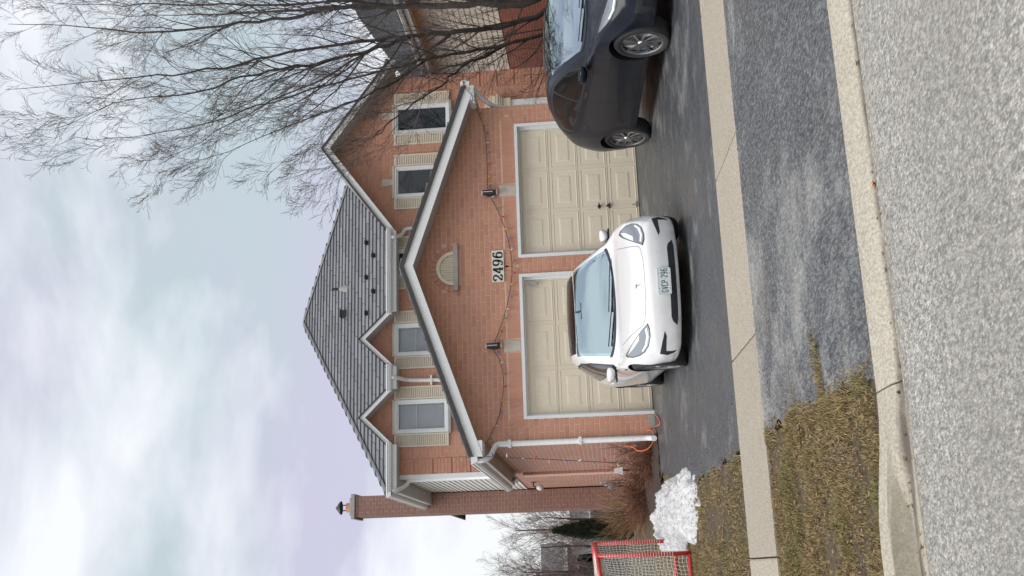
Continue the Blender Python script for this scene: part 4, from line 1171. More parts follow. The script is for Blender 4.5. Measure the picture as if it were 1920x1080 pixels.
def make_car(name, label, kind, loc, rot, paint, seam, rim):
    K = CARS[kind]; sc = K['zt'][0][1]/.505; Ln = K['L']; sed = kind == 'sedan'
    root = thing(name, label, 'car', loc, None, rot)
    V, F, P = car_surface(K)
    bvh = BVHTree.FromPolygons([Vector(v_) for v_ in V], F)
    # body shell with the wheel houses cut out of it
    me = bpy.data.meshes.new('body'); me.from_pydata(V, [], F); me.materials.append(paint); me.materials.append(TRIMB)
    bm = bmesh.new(); bm.from_mesh(me); bmesh.ops.recalc_face_normals(bm, faces=bm.faces); bm.to_mesh(me); bm.free()
    body = bpy.data.objects.new('body', me); COL.objects.link(body)
    cb = MB(); ra = K['wr_']+(0.035 if sed else 0.045)
    for wy in K['wheels']:
        for sg in (-1, 1):
            x0, x1 = sg*0.60, sg*1.2; n = 48; vs = []; fs = []
            for x in (x0, x1):
                for j in range(n):
                    a = 2*math.pi*j/n; vs.append((x, wy+ra*math.cos(a), K['wr_']+0.01+ra*math.sin(a)))
            for j in range(n): fs.append((j, (j+1) % n, n+(j+1) % n, n+j))
            fs.append(tuple(range(n-1, -1, -1))); fs.append(tuple(n+j for j in range(n)))
            cb.add(vs, fs)
    cut = cb.build('cutter', TRIMB)
    bm = bmesh.new(); bm.from_mesh(cut.data); bmesh.ops.recalc_face_normals(bm, faces=bm.faces); bm.to_mesh(cut.data); bm.free()
    md = body.modifiers.new('b', 'BOOLEAN'); md.operation = 'DIFFERENCE'; md.object = cut; md.solver = 'EXACT'; md.material_mode = 'TRANSFER'
    dg = bpy.context.evaluated_depsgraph_get(); ev = body.evaluated_get(dg); nm_ = bpy.data.meshes.new_from_object(ev)
    body.modifiers.clear(); body.data = nm_; body.name = 'body'; nm_.name = 'body'
    bpy.data.objects.remove(cut, do_unlink=True)
    # opening for the windshield, so that the cabin shows through the glass
    bm = bmesh.new(); bm.from_mesh(nm_); kill = []
    wy1 = 2.15 if sed else 2.09
    for f_ in bm.faces:
        c_ = f_.calc_center_median()
        if 1.1 < c_.y < wy1+.1 and c_.z > .7:
            hwid = P(min(max(c_.y, 1.0), 2.3), 9.12).x-.005; u_ = c_.x/max(hwid, .1)
            if abs(u_) < 1 and 1.185+.20*u_*u_ < c_.y < wy1+.02+.10*u_*u_ and c_.z > float(crom([p_[0] for p_ in K['zbelt']], [p_[1] for p_ in K['zbelt']], c_.y))-.05: kill.append(f_)
    bmesh.ops.delete(bm, geom=kill, context='FACES'); bm.to_mesh(nm_); bm.free()
    nm_.shade_smooth(); nm_.set_sharp_from_angle(angle=R(38))
    body.parent = root; WORLD[body.name] = Vector((0, 0, 0))
    # glass
    if sed:
        ppatch('windshield', P, -9.08, 9.08, lambda u_: 1.17+.20*u_*u_, lambda u_: 2.18+.10*u_*u_, GLASS_WS, root)
        ppatch('roof_glass', P, -9.25, 9.25, lambda u_: 2.20+.10*u_*u_, lambda u_: 4.0-.1*u_*u_, GLASS_DK, root)
    else:
        ppatch('windshield', P, -9.08, 9.08, lambda u_: 1.15+.20*u_*u_, lambda u_: 2.12+.08*u_*u_, GLASS_WS, root)
        ppatch('roof_glass', P, -9.25, 9.25, lambda u_: 2.14+.08*u_*u_, lambda u_: 4.25-.1*u_*u_, GLASS_DK, root)
    ppatch('windshield_border', P, -9.02, 9.02, lambda u_: 1.14+.20*u_*u_, lambda u_: 1.19+.20*u_*u_, TRIMB, root, 0.0055, 20, 2)
    if sed: sw = [(1.38, .845), (1.75, 1.00), (2.05, 1.12), (2.4, 1.215), (2.8, 1.245), (3.2, 1.215), (3.55, 1.13), (3.72, 1.05), (3.66, .955), (3.2, .925), (2.5, .895), (1.9, .87)]
    else: sw = [(1.33, 1.015), (1.75, 1.21), (2.05, 1.335), (2.4, 1.43), (2.8, 1.46), (3.2, 1.43), (3.6, 1.335), (3.82, 1.25), (3.70, 1.19), (3.2, 1.15), (2.5, 1.085), (1.9, 1.045)]
    cy = sum(p[0] for p in sw)/len(sw); cz_ = sum(p[1] for p in sw)/len(sw)
    swo = [(cy+(p[0]-cy)*1.03, cz_+(p[1]-cz_)*1.13) for p in sw]
    def cutx(poly, a, b):
        return clip_convex(poly, [(a, 0), (b, 0), (b, 3), (a, 3)])
    for sg in (-1, 1):
        flatpatch('window_trim', swo, bvh, 'x', TRIMB, root, 0.002, 0.05, sg)
        for a, b in ((1.0, 2.47 if sed else 2.50), (2.53 if sed else 2.56, 4.2)):
            flatpatch('side_window', cutx(sw, a, b), bvh, 'x', GLASS_DK, root, 0.0045, 0.05, sg)
        # doors shut lines
        zb0 = .23*sc if sed else .27; zw = .90*1.0 if sed else 1.07
        ribbon('door_seam', [(1.28, zb0+.05), (1.24, .45*sc), (1.22, .62*sc), (1.30, zw-.09)], bvh, 'x', seam, root, 0.008, sg)
        ribbon('door_seam', [(2.44, zb0), (2.45, .5*sc), (2.50, zw)], bvh, 'x', seam, root, 0.008, sg)
        ribbon('door_seam', [(3.28, zb0), (3.36, .42*sc), (3.52, .62*sc), (3.66, .80*sc), (3.70, zw+.05)], bvh, 'x', seam, root, 0.008, sg)
        ribbon('sill_line', [(1.32, .245*sc), (2.2, .235*sc), (3.2, .25*sc)], bvh, 'x', seam, root, 0.012, sg)
        for hy in (2.16, 3.2):
            flatpatch('door_handle', [(hy, .755*sc+.0), (hy+.22, .765*sc), (hy+.21, .785*sc), (hy+.02, .78*sc)], bvh, 'x', TRIMB if not sed else WPAINT, root, 0.008, 0.03, sg)
        # front fender repeater
        flatpatch('side_repeater', [(1.02, .70*sc), (1.13, .72*sc), (1.12, .74*sc), (1.03, .715*sc)], bvh, 'x', TRIMB, root, 0.006, 0.02, sg)
        # mirror: housing with dark base and arm
        mx, my, mz = sg*(.905 if sed else 0.98), 1.50, (.885 if sed else 1.075)
        b = MB(); n = 16; rg = []
        for (dy, kx, kz) in ((-.115, .25, .3), (-.10, .62, .62), (-.06, .9, .9), (0, 1, 1), (.07, 1, 1), (.085, .93, .92)):
            for j in range(n):
                a = 2*math.pi*j/n; ca, sa = math.cos(a), math.sin(a)
                ex_ = math.copysign(abs(ca)**.6, ca); ez = math.copysign(abs(sa)**.6, sa)
                rg.append((mx+ex_*.088*kx*(1-.25*(ez*sg*0+.5-.5*ez)*.6)+sg*dy*.15, my+dy, mz+ez*(.056*kz)))
        fs = [(i*n+j, i*n+(j+1) % n, (i+1)*n+(j+1) % n, (i+1)*n+j) for i in range(5) for j in range(n)]+[tuple(range(n-1, -1, -1)), tuple(5*n+j for j in range(n))]
        b.add(rg, fs); mr_ = b.build('mirror', paint, root, smooth=True, local=True, angle=60)
        MB().bar((sg*(.80 if sed else .84), my+.03, mz-.062), (mx+sg*.09, my-.01, mz-.068), .10, .022).build('mirror_base', TRIMB, mr_, local=True)
        # headlights
        if sed: hl = [(.455, .515), (.52, .492), (.60, .487), (.70, .505), (.765, .545), (.795, .60), (.80, .665), (.775, .722), (.745, .735), (.68, .70), (.60, .645), (.52, .58)]
        else: hl = [(.47, .70), (.56, .672), (.66, .672), (.76, .695), (.82, .745), (.845, .80), (.85, .865), (.83, .895), (.78, .875), (.68, .825), (.56, .755)]
        hx = sum(p[0] for p in hl)/len(hl); hz = sum(p[1] for p in hl)/len(hl)
        pol = [(sg*p[0], p[1]) for p in hl]
        lamp = flatpatch('headlight', pol if sg > 0 else pol[::-1], bvh, 'y', TRIMB, root, 0.003, 0.02)
        inn = [(sg*(hx+(p[0]-hx)*.93), hz+(p[1]-hz)*.93) for p in hl]
        if lamp:
            flatpatch('headlight_lens', inn if sg > 0 else inn[::-1], bvh, 'y', HLBOWL, lamp, 0.005, 0.02)
            if sed:
                led = [(.50, .525), (.60, .508), (.70, .525), (.755, .565), (.745, .578), (.69, .545), (.60, .528), (.52, .54)]
                bri = [(.56, .60), (.62, .60), (.70, .66), (.75, .715), (.68, .685), (.60, .63)]
            else:
                led = [(.55, .700), (.66, .692), (.76, .715), (.81, .76), (.80, .78), (.75, .735), (.66, .712), (.56, .72)]
                bri = [(.62, .755), (.72, .77), (.80, .84), (.83, .88), (.76, .855), (.66, .80)]
            for q, mt, nm2 in ((led, LEDW, 'running_light'), (bri, CHROME if not sed else LEDW, 'reflector')):
                q = [(sg*p[0], p[1]) for p in q]
                flatpatch(nm2, q if sg > 0 else q[::-1], bvh, 'y', mt, lamp, 0.0065, 0.02)
        # corner vents
        if sed: fv = [(.56, .333), (.62, .345), (.70, .365), (.80, .385), (.815, .30), (.79, .22), (.765, .195), (.775, .25), (.775, .315), (.70, .315), (.61, .31)]
        else: fv = [(.60, .42), (.70, .45), (.84, .48), (.85, .38), (.82, .27), (.79, .245), (.80, .32), (.79, .385), (.70, .385), (.63, .385)]
        fv = [(sg*p[0], p[1]) for p in fv]
        flatpatch('corner_vent', fv if sg > 0 else fv[::-1], bvh, 'y', TRIMB, root, 0.003, 0.02)
        # hood shut line
        hs = [(0, .525), (.25, .528), (.42, .545), (.47, .575), (.50, .62), (.545, .69), (.60, .755)] if sed else [(0, .685), (.25, .69), (.44, .71), (.50, .76), (.55, .82), (.62, .89), (.68, .94)]
        ribbon('hood_seam', [(sg*a, z) for a, z in hs], bvh, 'y', seam, root, 0.008)
        for wy in K['wheels']: make_wheel(root, sg*(.90 if sed else .925), wy, K['wr_'], sg, rim, 10)
    if sed: gr = [(-.50, .185), (-.45, .235), (-.40, .25), (.40, .25), (.45, .235), (.50, .185), (.43, .172), (-.43, .172)]
    else: gr = [(-.56, .30), (-.50, .37), (-.44, .385), (.44, .385), (.50, .37), (.56, .30), (.48, .275), (-.48, .275)]
    flatpatch('lower_grille', gr, bvh, 'y', INTAKE, root, 0.002, 0.03)
    # emblem: a T shape with curved bar
    ez = .585 if sed else .745
    b = MB()
    for pl in ([(-.035, ez+.030), (-.02, ez+.036), (.02, ez+.036), (.035, ez+.030), (.03, ez+.022), (.012, ez+.024), (.0, ez-.035), (-.012, ez+.024), (-.03, ez+.022)],):
        flatpatch('emblem', [(p[0]*.8, ez+(p[1]-ez)*.8) for p in pl], bvh, 'y', HLBOWL if sed else CHROME, root, 0.004, 0.012)
    # cabin: tub, dashboard, wheel, seats, rear-view mirror
    zc = .80 if sed else .965
    b = MB(); b.box(-.70, .70, 1.25, 3.6, .30, .34); b.box(-.74, -.70, 1.2, 3.6, .3, zc); b.box(.70, .74, 1.2, 3.6, .3, zc); b.build('cabin_tub', TRIMB, root, local=True)
    b = MB(); b.prism([(-.70, 1.30, zc-.10), (-.70, 1.62, zc-.02), (-.70, 1.86, zc-.03), (-.70, 1.90, zc-.10), (-.70, 1.75, zc-.35), (-.70, 1.3, zc-.35)], (1.40, 0, 0)); b.build('dashboard', CABIN, root, local=True)
    n = 22; b = MB(); b.tube([Vector((.37+.18*math.cos(6.2832*j/n), 1.98+.05*math.sin(6.2832*j/n), zc-.02+.17*math.sin(6.2832*j/n))) for j in range(n+1)], .017, 7); b.bar((.20, 1.98, zc-.03), (.54, 1.98, zc-.03), .05, .03); b.build('steering_wheel', TRIMB, root, local=True)
    for sx2 in (-.37, .37):
        b = MB(); b.box(sx2-.24, sx2+.24, 2.15, 2.65, .40, .55); b.prism([(sx2-.23, 2.58, .55), (sx2+.23, 2.58, .55), (sx2+.19, 2.76, zc+.28), (sx2-.19, 2.76, zc+.28)], (0, .12, .02)); b.box(sx2-.12, sx2+.12, 2.76, 2.86, zc+.30, zc+.45); b.build('seat', CABIN, root, local=True)
    b = MB(); zt2 = 1.235 if sed else 1.42; b.box(-.11, .11, 1.98, 2.01, zt2-.08, zt2-.02); b.bar((0, 2.0, zt2-.03), (0, 2.10, zt2+.04), .025, .025, (1, 0, 0)); b.build('rearview_mirror', TRIMB, root, local=True)
    b = MB(); b.bar(P(1.22, 9.6)+Vector((0, -.02, .02)), P(1.30, -10.6)+Vector((0, -.02, .022)), .02, .012); b.bar(P(1.20, 10.9)+Vector((0, -.02, .02)), P(1.36, -9.5)+Vector((0, -.02, .022)), .02, .012); b.build('wiper', TRIMB, root, local=True)
    # underbody so that no light shows through between the wheels
    MB().box(-.70, .70, .5, Ln-.5, .14 if sed else .2, .3).build('underbody', TRIMB, root, local=True)
    return root, bvh, P
SLA = math.atan(SLOPE)
white_yaw = R(-5.6)
wl = Vector((0.735, -5.40, SLOPE*-5.4))
WCAR, wbvh, wP = make_car('parked_car', 'white sedan parked nose out before the left garage door, licence plate on its bumper', 'sedan', wl, (SLA, 0, white_yaw), WPAINT, SEAM_L, ALLOY_DK)
WCAR['group'] = 'cars parked on the driveway'
# licence plate
b = MB(); hw, hh = .152, .076; pz = .312; py_ = wbvh.ray_cast(Vector((0, -3, pz)), Vector((0, 1, 0)))[0].y-.016
def pfr(s, z, d): return Vector((s, py_-d, z))
n = 5; out_ = []
for (cx, cz, a0) in ((hw-.012, hh-.012, 0), (-hw+.012, hh-.012, 90), (-hw+.012, -hh+.012, 180), (hw-.012, -hh+.012, 270)):
    for k in range(n): a = R(a0+90*k/(n-1)); out_.append((cx+.012*math.cos(a), cz+.012*math.sin(a)))
b.prism([pfr(x, pz+z, 0) for x, z in out_], (0, .012, 0))
PL = b.build('license_plate', PLATEW, WCAR, local=True)
b = MB(); x = -.132; hgt = .072
for ch in 'GVCP 296':
    if ch == ' ':
        strokes(b, [[(x+.008, pz-.012, .004)]], 1, pfr); x += .022; continue
    strokes(b, [[(x+p[0]*hgt*.70, pz-.037+p[1]*hgt) for p in pth] for pth in SANS[ch]], 1, pfr, (.0085, .0085), .0015)
    x += hgt*.70*.55+.0092
b.build('plate_lettering', PLATEB, PL, local=True)
b = MB(); strokes(b, [[(sx_*.088, pz+sz*.060, .0045)] for sx_ in (-1, 1) for sz in (-1, 1)], 1, pfr); b.build('plate_bolt', TRIMB, PL, local=True)
b = MB(); xe = [(hw-.007, hh-.007), (-hw+.007, hh-.007), (-hw+.007, -hh+.007), (hw-.007, -hh+.007)]
strokes(b, [[(xe[k][0], pz+xe[k][1]), (xe[(k+1) % 4][0], pz+xe[(k+1) % 4][1])] for k in range(4)], 1, pfr, (.0015, .0015), .001); b.build('plate_border', HLBOWL, PL, local=True)

DCAR, dbvh, dP = make_car('parked_car', 'dark grey crossover parked nose out before the right garage door', 'crossover', (4.745, -6.15, SLOPE*-6.15), (SLA, 0, 0), DPAINT, SEAM, CHROME)
DCAR['group'] = 'cars parked on the driveway'
# ------------------------------------------------------------------ things on the house
SIGNW = m_noisy('plaque_white', (0.68, 0.65, 0.57), (0.74, 0.71, 0.63), 6, 0.5)
INK = mat('numeral_black', (0.012, 0.011, 0.011), 0.5)
SG = thing('number_sign', 'white house number plaque reading 2496 between the garage doors', 'sign', (2.655, 0, 2.385))
b = MB(); b.box(2.372, 2.938, -0.03, -0.008, 2.385, 2.592); b.build('plaque', SIGNW, SG)
DIG = {
 '2': ([[(.08, .70), (.12, .88), (.32, .98), (.54, .88), (.58, .70), (.46, .48), (.22, .26), (.08, .07)], [(.07, .085), (.25, .10), (.45, .06), (.60, .12)], [(.58, .08), (.63, .27)]], [(.13, .70, .075)]),
 '4': ([[(.43, .97), (.05, .30)], [(.03, .285), (.66, .285)], [(.46, 1.0), (.46, .02)], [(.30, .025), (.64, .025)]], []),
 '9': ([[(.58, .66), (.53, .90), (.33, .985), (.13, .90), (.08, .68), (.13, .46), (.32, .37), (.50, .46), (.58, .66)], [(.57, .62), (.52, .28), (.36, .05), (.18, .035), (.10, .12)]], [(.15, .15, .075)]),
 '6': ([[(.08, .34), (.13, .10), (.33, .015), (.53, .10), (.58, .32), (.53, .54), (.34, .63), (.16, .54), (.08, .34)], [(.09, .38), (.14, .72), (.30, .95), (.48, .965), (.56, .88)]], [(.51, .85, .075)])}
b = MB(); x = 2.388; H_ = 0.168
for ch in '2496':
    st, dots = DIG[ch]
    fr_ = lambda s, z, d: Vector((s, -0.03-d, z))
    strokes(b, [[(x+p[0]*H_, 2.405+p[1]*H_) for p in pth] for pth in st], 1, fr_, (.036, .018), .002)
    strokes(b, [[(x+d[0]*H_, 2.405+d[1]*H_, d[2]*H_)] for d in dots], 1, fr_, th=.0025)
    x += 0.136
b.build('numerals', INK, SG)
def wall_lamp(x, z0, label):
    t = thing('wall_lamp', label, 'lamp', (x, 0, z0), 'black wall lamps above the garage doors')
    b = MB(); n = 16
    b.lathe([(0.0, 0.012), (0.046, 0.012), (0.048, 0.02), (0.048, 0.245), (0.046, 0.25), (0.0, 0.25)], (x, -0.105, z0), 'z', 20); b.build('shade', BLACK, t, smooth=True, angle=40)
    b = MB(); b.lathe([(0.0, 0.0), (0.042, 0.0), (0.042, 0.012)], (x, -0.105, z0), 'z', 18); b.lathe([(0.042, 0.25), (0.042, 0.262), (0.0, 0.262)], (x, -0.105, z0), 'z', 18); b.build('diffuser', WHITE, t)
    b = MB(); b.box(x-0.004, x+0.004, -0.157, -0.15, z0+0.07, z0+0.24); b.build('light_slot', WHITE, t)
    b = MB(); b.box(x-0.04, x+0.04, -0.06, -0.005, z0+0.07, z0+0.19); b.build('bracket', BLACK, t)
wall_lamp(3.98, 2.46, 'black cylinder wall lamp above the right garage door')
wall_lamp(1.248, 2.458, 'black cylinder wall lamp above the left garage door')
# light strings with coloured bulbs
WIRE = mat('light_wire', (0.025, 0.022, 0.02), 0.7)
BC = [mat('bulb_'+n_, c_, 0.3, 0, 0.5) for n_, c_ in (('green', (0.10, 0.20, 0.09)), ('red', (0.42, 0.035, 0.03)), ('amber', (0.55, 0.33, 0.07)), ('blue', (0.16, 0.15, 0.34)), ('clear', (0.45, 0.45, 0.5)))]
BULB = None
def light_string(pts, label, spacing, seed, loc, jit=0.6, start=0):
    rr = random.Random(seed); t = thing('light_string', label, 'string lights', loc, 'strings of coloured lights')
    P_ = catmull(pts, 8)
    b = MB(); b.tube(P_, 0.0055, 5); b.build('wire', WIRE, t)
    acc = spacing*0.5; k = start
    for a, c_ in zip(P_[:-1], P_[1:]):
        d = (c_-a).length
        while acc < d:
            p = a.lerp(c_, acc/d); acc += spacing*rr.uniform(0.85, 1.15)
            an = rr.uniform(-jit, jit); dr = Vector((math.sin(an), -0.35, -math.cos(an))).normalized()
            m_ = BC[k % 5]; k += 1
            mb = MB()
            q = dr.orthogonal().normalized(); e = dr.cross(q)
            vs = []; prof = [(0.009, 0.0), (0.009, 0.018), (0.015, 0.028), (0.016, 0.04), (0.009, 0.06), (0.003, 0.072)]
            for r_, h in prof:
                for j in range(7):
                    w_ = 2*math.pi*j/7; vs.append(p+dr*h+(q*math.cos(w_)+e*math.sin(w_))*r_)
            fs = [(i*7+j, i*7+(j+1) % 7, i*7+7+(j+1) % 7, i*7+7+j) for i in range(5) for j in range(7)]+[tuple(35+j for j in range(7))]
            mb.add(vs, fs); bo = mb.build('bulb', m_, t, smooth=True)
        acc -= d
lp = [(885, 190), (897, 212), (906, 236), (911, 262), (913, 300), (914, 340), (915, 357), (922, 372), (938, 405), (950, 440), (957, 470), (960, 505), (957, 540), (950, 575), (940, 610), (928, 640), (926, 656), (935, 672), (942, 695), (944, 722), (941, 752), (934, 785), (922, 812), (913, 829)]
light_string([PY(x, y, -0.045) for x, y in lp], 'string of coloured bulbs draped across the garage brick between the lamps', 0.20, 3, (2.65, -0.04, 2.4))
light_string([PY(x, y, -0.36) for x, y in ((884, 851), (905, 855), (950, 858), (1000, 860), (1060, 863), (1120, 866), (1176, 869))], 'string of coloured bulbs hanging straight down beside the white downspout', 0.22, 5, (-0.6, -0.36, 0.3), 1.8, 2)
light_string([PY(x, y, -0.44) for x, y in ((864, 160), (868, 157), (875, 168), (884, 178), (887, 190))], 'short end of coloured lights bunched at the right eave corner', 0.14, 8, (5.9, -0.44, 2.8), 1.8, 1)
# small floodlight at the right eave tip
fl = thing('flood_light', 'small white flood light on the right tip of the garage eave', 'lamp', tuple(PY(868, 155, -0.40)))
p = PY(868, 156, -0.40)
b = MB(); b.lathe([(0.0, -0.05), (0.03, -0.05), (0.05, 0.02), (0.055, 0.05), (0.0, 0.052)], p, 'y', 14); b.build('lamp_head', WHITE, fl, smooth=True, angle=40)
MB().bar(p+Vector((0, 0.02, -0.03)), p+Vector((-0.12, 0.06, -0.06)), 0.03, 0.03).build('lamp_arm', WHITE, fl)
# lamp and meters on the left side wall
p = PX(1010, 903, XL)
t = thing('globe_lamp', 'globe wall lamp on the left side wall of the house', 'lamp', tuple(p))
GLOBE = mat('lamp_globe', (0.62, 0.62, 0.6), 0.25)
b = MB(); b.lathe([(0.02, 0.06), (0.055, 0.03), (0.075, -0.02), (0.07, -0.07), (0.04, -0.105), (0.0, -0.115)], p+Vector((-0.14, 0, 0)), 'z', 16); b.build('globe', GLOBE, t, smooth=True)
b = MB(); b.tube([p+Vector((-0.005, 0, 0.12)), p+Vector((-0.10, 0, 0.13)), p+Vector((-0.14, 0, 0.06))], 0.018, 8); b.box(p.x-0.02, p.x-0.008, p.y-0.06, p.y+0.06, p.z+0.05, p.z+0.19); b.build('lamp_arm', BLACK, t)
GREYM = m_noisy('meter_grey', (0.16, 0.17, 0.17), (0.24, 0.25, 0.25), 9, 0.5)
p = PX(1150, 910, XL-0.12)
t = thing('gas_meter', 'grey gas meter with pipes on the side wall behind dry plants', 'meter', tuple(p))
b = MB(); b.box(p.x-0.07, p.x+0.07, p.y-0.11, p.y+0.11, p.z-0.12, p.z+0.06); b.lathe([(0.0, -0.11), (0.07, -0.10), (0.08, -0.06), (0.08, 0.0)], p+Vector((-0.01, -0.04, 0.06)), 'y', 16); b.build('meter_body', GREYM, t)
b = MB(); b.tube([p+Vector((0.05, -0.08, 0.1)), p+Vector((0.05, -0.08, 0.28)), p+Vector((0.10, -0.08, 0.28))], 0.02, 8); b.tube([p+Vector((0.05, 0.1, 0.1)), p+Vector((0.05, 0.1, 0.25)), p+Vector((0.05, 0.1, -0.4))], 0.02, 8); b.build('meter_pipe', GREYM, t)
p = PX(1132, 905, XL-0.02)
t = thing('dryer_vent', 'small white vent hood on the side wall above the meter', 'vent', tuple(p))
b = MB(); b.prism([(p.x, p.y-0.06, p.z+0.07), (p.x-0.09, p.y-0.06, p.z-0.06), (p.x, p.y-0.06, p.z-0.06)], (0, 0.12, 0)); b.build('hood', WHITE, t)
MB().box(p.x+0.001, p.x+0.012, p.y-0.08, p.y+0.08, p.z-0.08, p.z+0.09).build('flange', WHITE, t)
p = PX(1160, 882, -0.75)
t = thing('garden_light', 'white garden spotlight on a stake among the dry plants', 'lamp', (p.x, p.y, gz(p.y)))
b = MB(); b.prism([(p.x-0.06, p.y, p.z-0.07), (p.x+0.06, p.y, p.z-0.07), (p.x+0.03, p.y, p.z+0.08), (p.x-0.03, p.y, p.z+0.08)], (0, 0.10, 0)); b.build('lamp_head', WHITE, t)
MB().tube([(p.x, p.y+0.05, p.z-0.06), (p.x, p.y+0.05, gz(p.y)-0.05)], 0.012, 6).build('stake', BLACK, t)
# orange extension cord
ORG = mat('cord_orange', (0.62, 0.13, 0.04), 0.5)
cpts = [PY(1172, 836, -0.09), PY(1186, 838, -0.12), PY(1196, 845, -0.18), PY(1212, 843, -0.24), PY(1223, 832, -0.28), PY(1226, 815, -0.22), PY(1220, 806, -0.12), PY(1213, 808, -0.06), PG(1228, 800, 0.012), PG(1237, 795, 0.012), PG(1236, 785, 0.012), PG(1228, 776, 0.012)]
o = MB().tube(catmull(cpts, 6), 0.011, 6).build('extension_cord', ORG, smooth=True)
tag(o, 'orange extension cord looped at the foot of the white downspout', 'cord')

# ------------------------------------------------------------------ neighbouring house on the right
XN = 12.0
zbr = PX(942, 60, XN).z; zev = PX(775, 60, XN).z
zri = PX(668, 20, XN+4.2).z
nb = thing('neighbour_house', 'neighbouring house at right with pale siding over dark red brick and a grey roof', 'house', (XN+4, 8, 0))
ny0, ny1 = 2.5, 22
brick_wall('brick_base', nb, (XN, ny1, 0), (0, -1, 0), (-1, 0, 0), [(0, -0.1), (ny1-ny0, -0.1), (ny1-ny0, zbr), (0, zbr)], bm=BRICK_N, seed=51, thick=0.25, vis=lambda s, z: s > 4)
SIDE_N = m_noisy('neighbour_siding', (0.74, 0.66, 0.55), (0.80, 0.73, 0.62), 0.8, 0.6, 50, 0.05)
TANW = m_noisy('tan_frieze', (0.66, 0.47, 0.27), (0.74, 0.56, 0.36), 2, 0.7)
MB().box(XN+0.004, XN+8.4, ny0+0.05, ny1, zbr, zev+0.1).build('wall_core', SIDE_N, nb)
MB().box(XN+0.3, XN+8.4, ny0+0.05, ny1, -0.1, zbr-0.003).build('wall_base', BRICK_N, nb)
b = MB(); z = zbr+0.003
while z < zev-0.30:
    b.prism([(XN+0.003, ny0+0.05, z), (XN-0.020, ny0+0.05, z), (XN-0.005, ny0+0.05, z+0.148), (XN+0.003, ny0+0.05, z+0.148)], (0, ny1-ny0-0.05, 0)); z += 0.15
b.build('lap_siding', SIDE_N, nb)
MB().box(XN-0.03, XN+0.003, ny0+0.05, ny1, zev-0.30, zev-0.02).build('frieze_board', TANW, nb)
b = MB(); ex_ = XN-0.42; rx = XN+4.2; zr0 = zev+0.02
b.prism([(ex_, ny0-0.3, zr0), (rx, ny0-0.3, zri), (rx+4.6, ny0-0.3, zr0), (rx+4.6, ny0-0.3, zr0-0.1), (rx, ny0-0.3, zri-0.1), (ex_, ny0-0.3, zr0-0.1)], (0, 12.0, 0))
nroof = b.build('roof', SHINGLE, nb)
vn = Vector((rx-ex_, 0, zri-zr0)); ln = vn.length; vn.normalize()
shingles(nroof, (ex_, ny0-0.3, zr0+0.002), (0, 1, 0), vn, [(0, 0), (12.0, 0), (12.0, ln), (0, ln)], 0, 0.16, 0.33, seed=61)
k = MB(); k.prism([(ex_+p_[0], ny0-0.32, zr0+0.02+p_[1]) for p_ in pr_], (0, 12.0, 0)); k.build('gutter', WHITE, nb)
MB().box(ex_, ex_+0.025, ny0-0.3, ny0+11.7, zr0-0.22, zr0-0.085).build('fascia', WHITE, nb)
MB().box(ex_+0.025, XN-0.031, ny0-0.3, ny0+11.7, zr0-0.215, zr0-0.195).build('soffit', TANW, nb)
MB().tube(catmull([(ex_-0.05, ny0+1.6, zr0-0.08), (ex_-0.03, ny0+1.6, zr0-0.2), (XN-0.10, ny0+1.8, zr0-0.35), (XN-0.06, ny0+1.8, zr0-0.5)], 5), 0.05, 8).build('downspout', WHITE, nb, smooth=True)

# ------------------------------------------------------------------ bare trees
def branch_pts(p, d, ln, n, wob, lift, rr):
    pts = [p.copy()]; d = d.normalized()
    for i in range(n):
        d = (d+Vector((rr.gauss(0, wob), rr.gauss(0, wob), rr.gauss(0, wob)+lift))).normalized()
        p = p+d*(ln/n); pts.append(p.copy())
    return pts
def grow(b, tw, p, d, ln, r, lvl, rr, maxl, counts, lift=0.05):
    """branch with children; thick ones go to b, fine ones to tw"""
    n = 5 if lvl < 2 else (4 if lvl < maxl else 3)
    pts = branch_pts(p, d, ln, n, 0.10+0.03*lvl, lift, rr)
    rs = [max(r*(1-0.78*i/n), 0.0024) for i in range(n+1)]
    (b if r > 0.012 else tw).tube(pts, rs, 6 if r > 0.03 else (4 if r > 0.012 else 3), cap=False)
    if lvl >= maxl: return
    sprout(b, tw, pts, rs, ln, lvl, rr, maxl, counts, lift)
def sprout(b, tw, pts, rs, ln, lvl, rr, maxl, counts, lift, t0=0.18):
    k = counts[lvl]; n = len(pts)-1
    for i in range(k):
        t = t0+(1-t0)*((i+rr.random())/k); f = t*n; j = min(int(f), n-1); q = pts[j].lerp(pts[j+1], f-j)
        ax = (pts[j+1]-pts[j]).normalized(); side = ax.orthogonal().normalized(); side.rotate(Matrix.Rotation(rr.uniform(0, 6.283), 3, ax))
        an = R(rr.uniform(18, 46)); dd = ax*math.cos(an)+side*math.sin(an)
        l2 = ln*rr.uniform(0.30, 0.52)*(1.15-0.5*t); r2 = min(rs[j]*0.55, 0.0036+0.0068*l2)
        grow(b, tw, q, dd, l2, r2, lvl+1, rr, maxl, counts, lift)
TX, TY = 9.55, 1.9
tr = thing('bare_tree', 'tall bare tree with many upright limbs and fine twigs beside the dark car', 'tree', (TX, TY, gz(TY)))
base = Vector((TX, TY, gz(TY)-0.1)); fork = Vector((TX+0.0, TY, 1.15))
b = MB(); b.tube(catmull([base, base+Vector((0.02, 0.0, 0.25)), base+Vector((0, 0, 0.7)), fork], 5), [0.36, 0.31, 0.285, 0.27, 0.265, 0.26, 0.258, 0.256, 0.255, 0.253, 0.25, 0.25, 0.25, 0.25, 0.25, 0.25], 14); b.build('trunk', BARK, tr, smooth=True)
rr = random.Random(21)
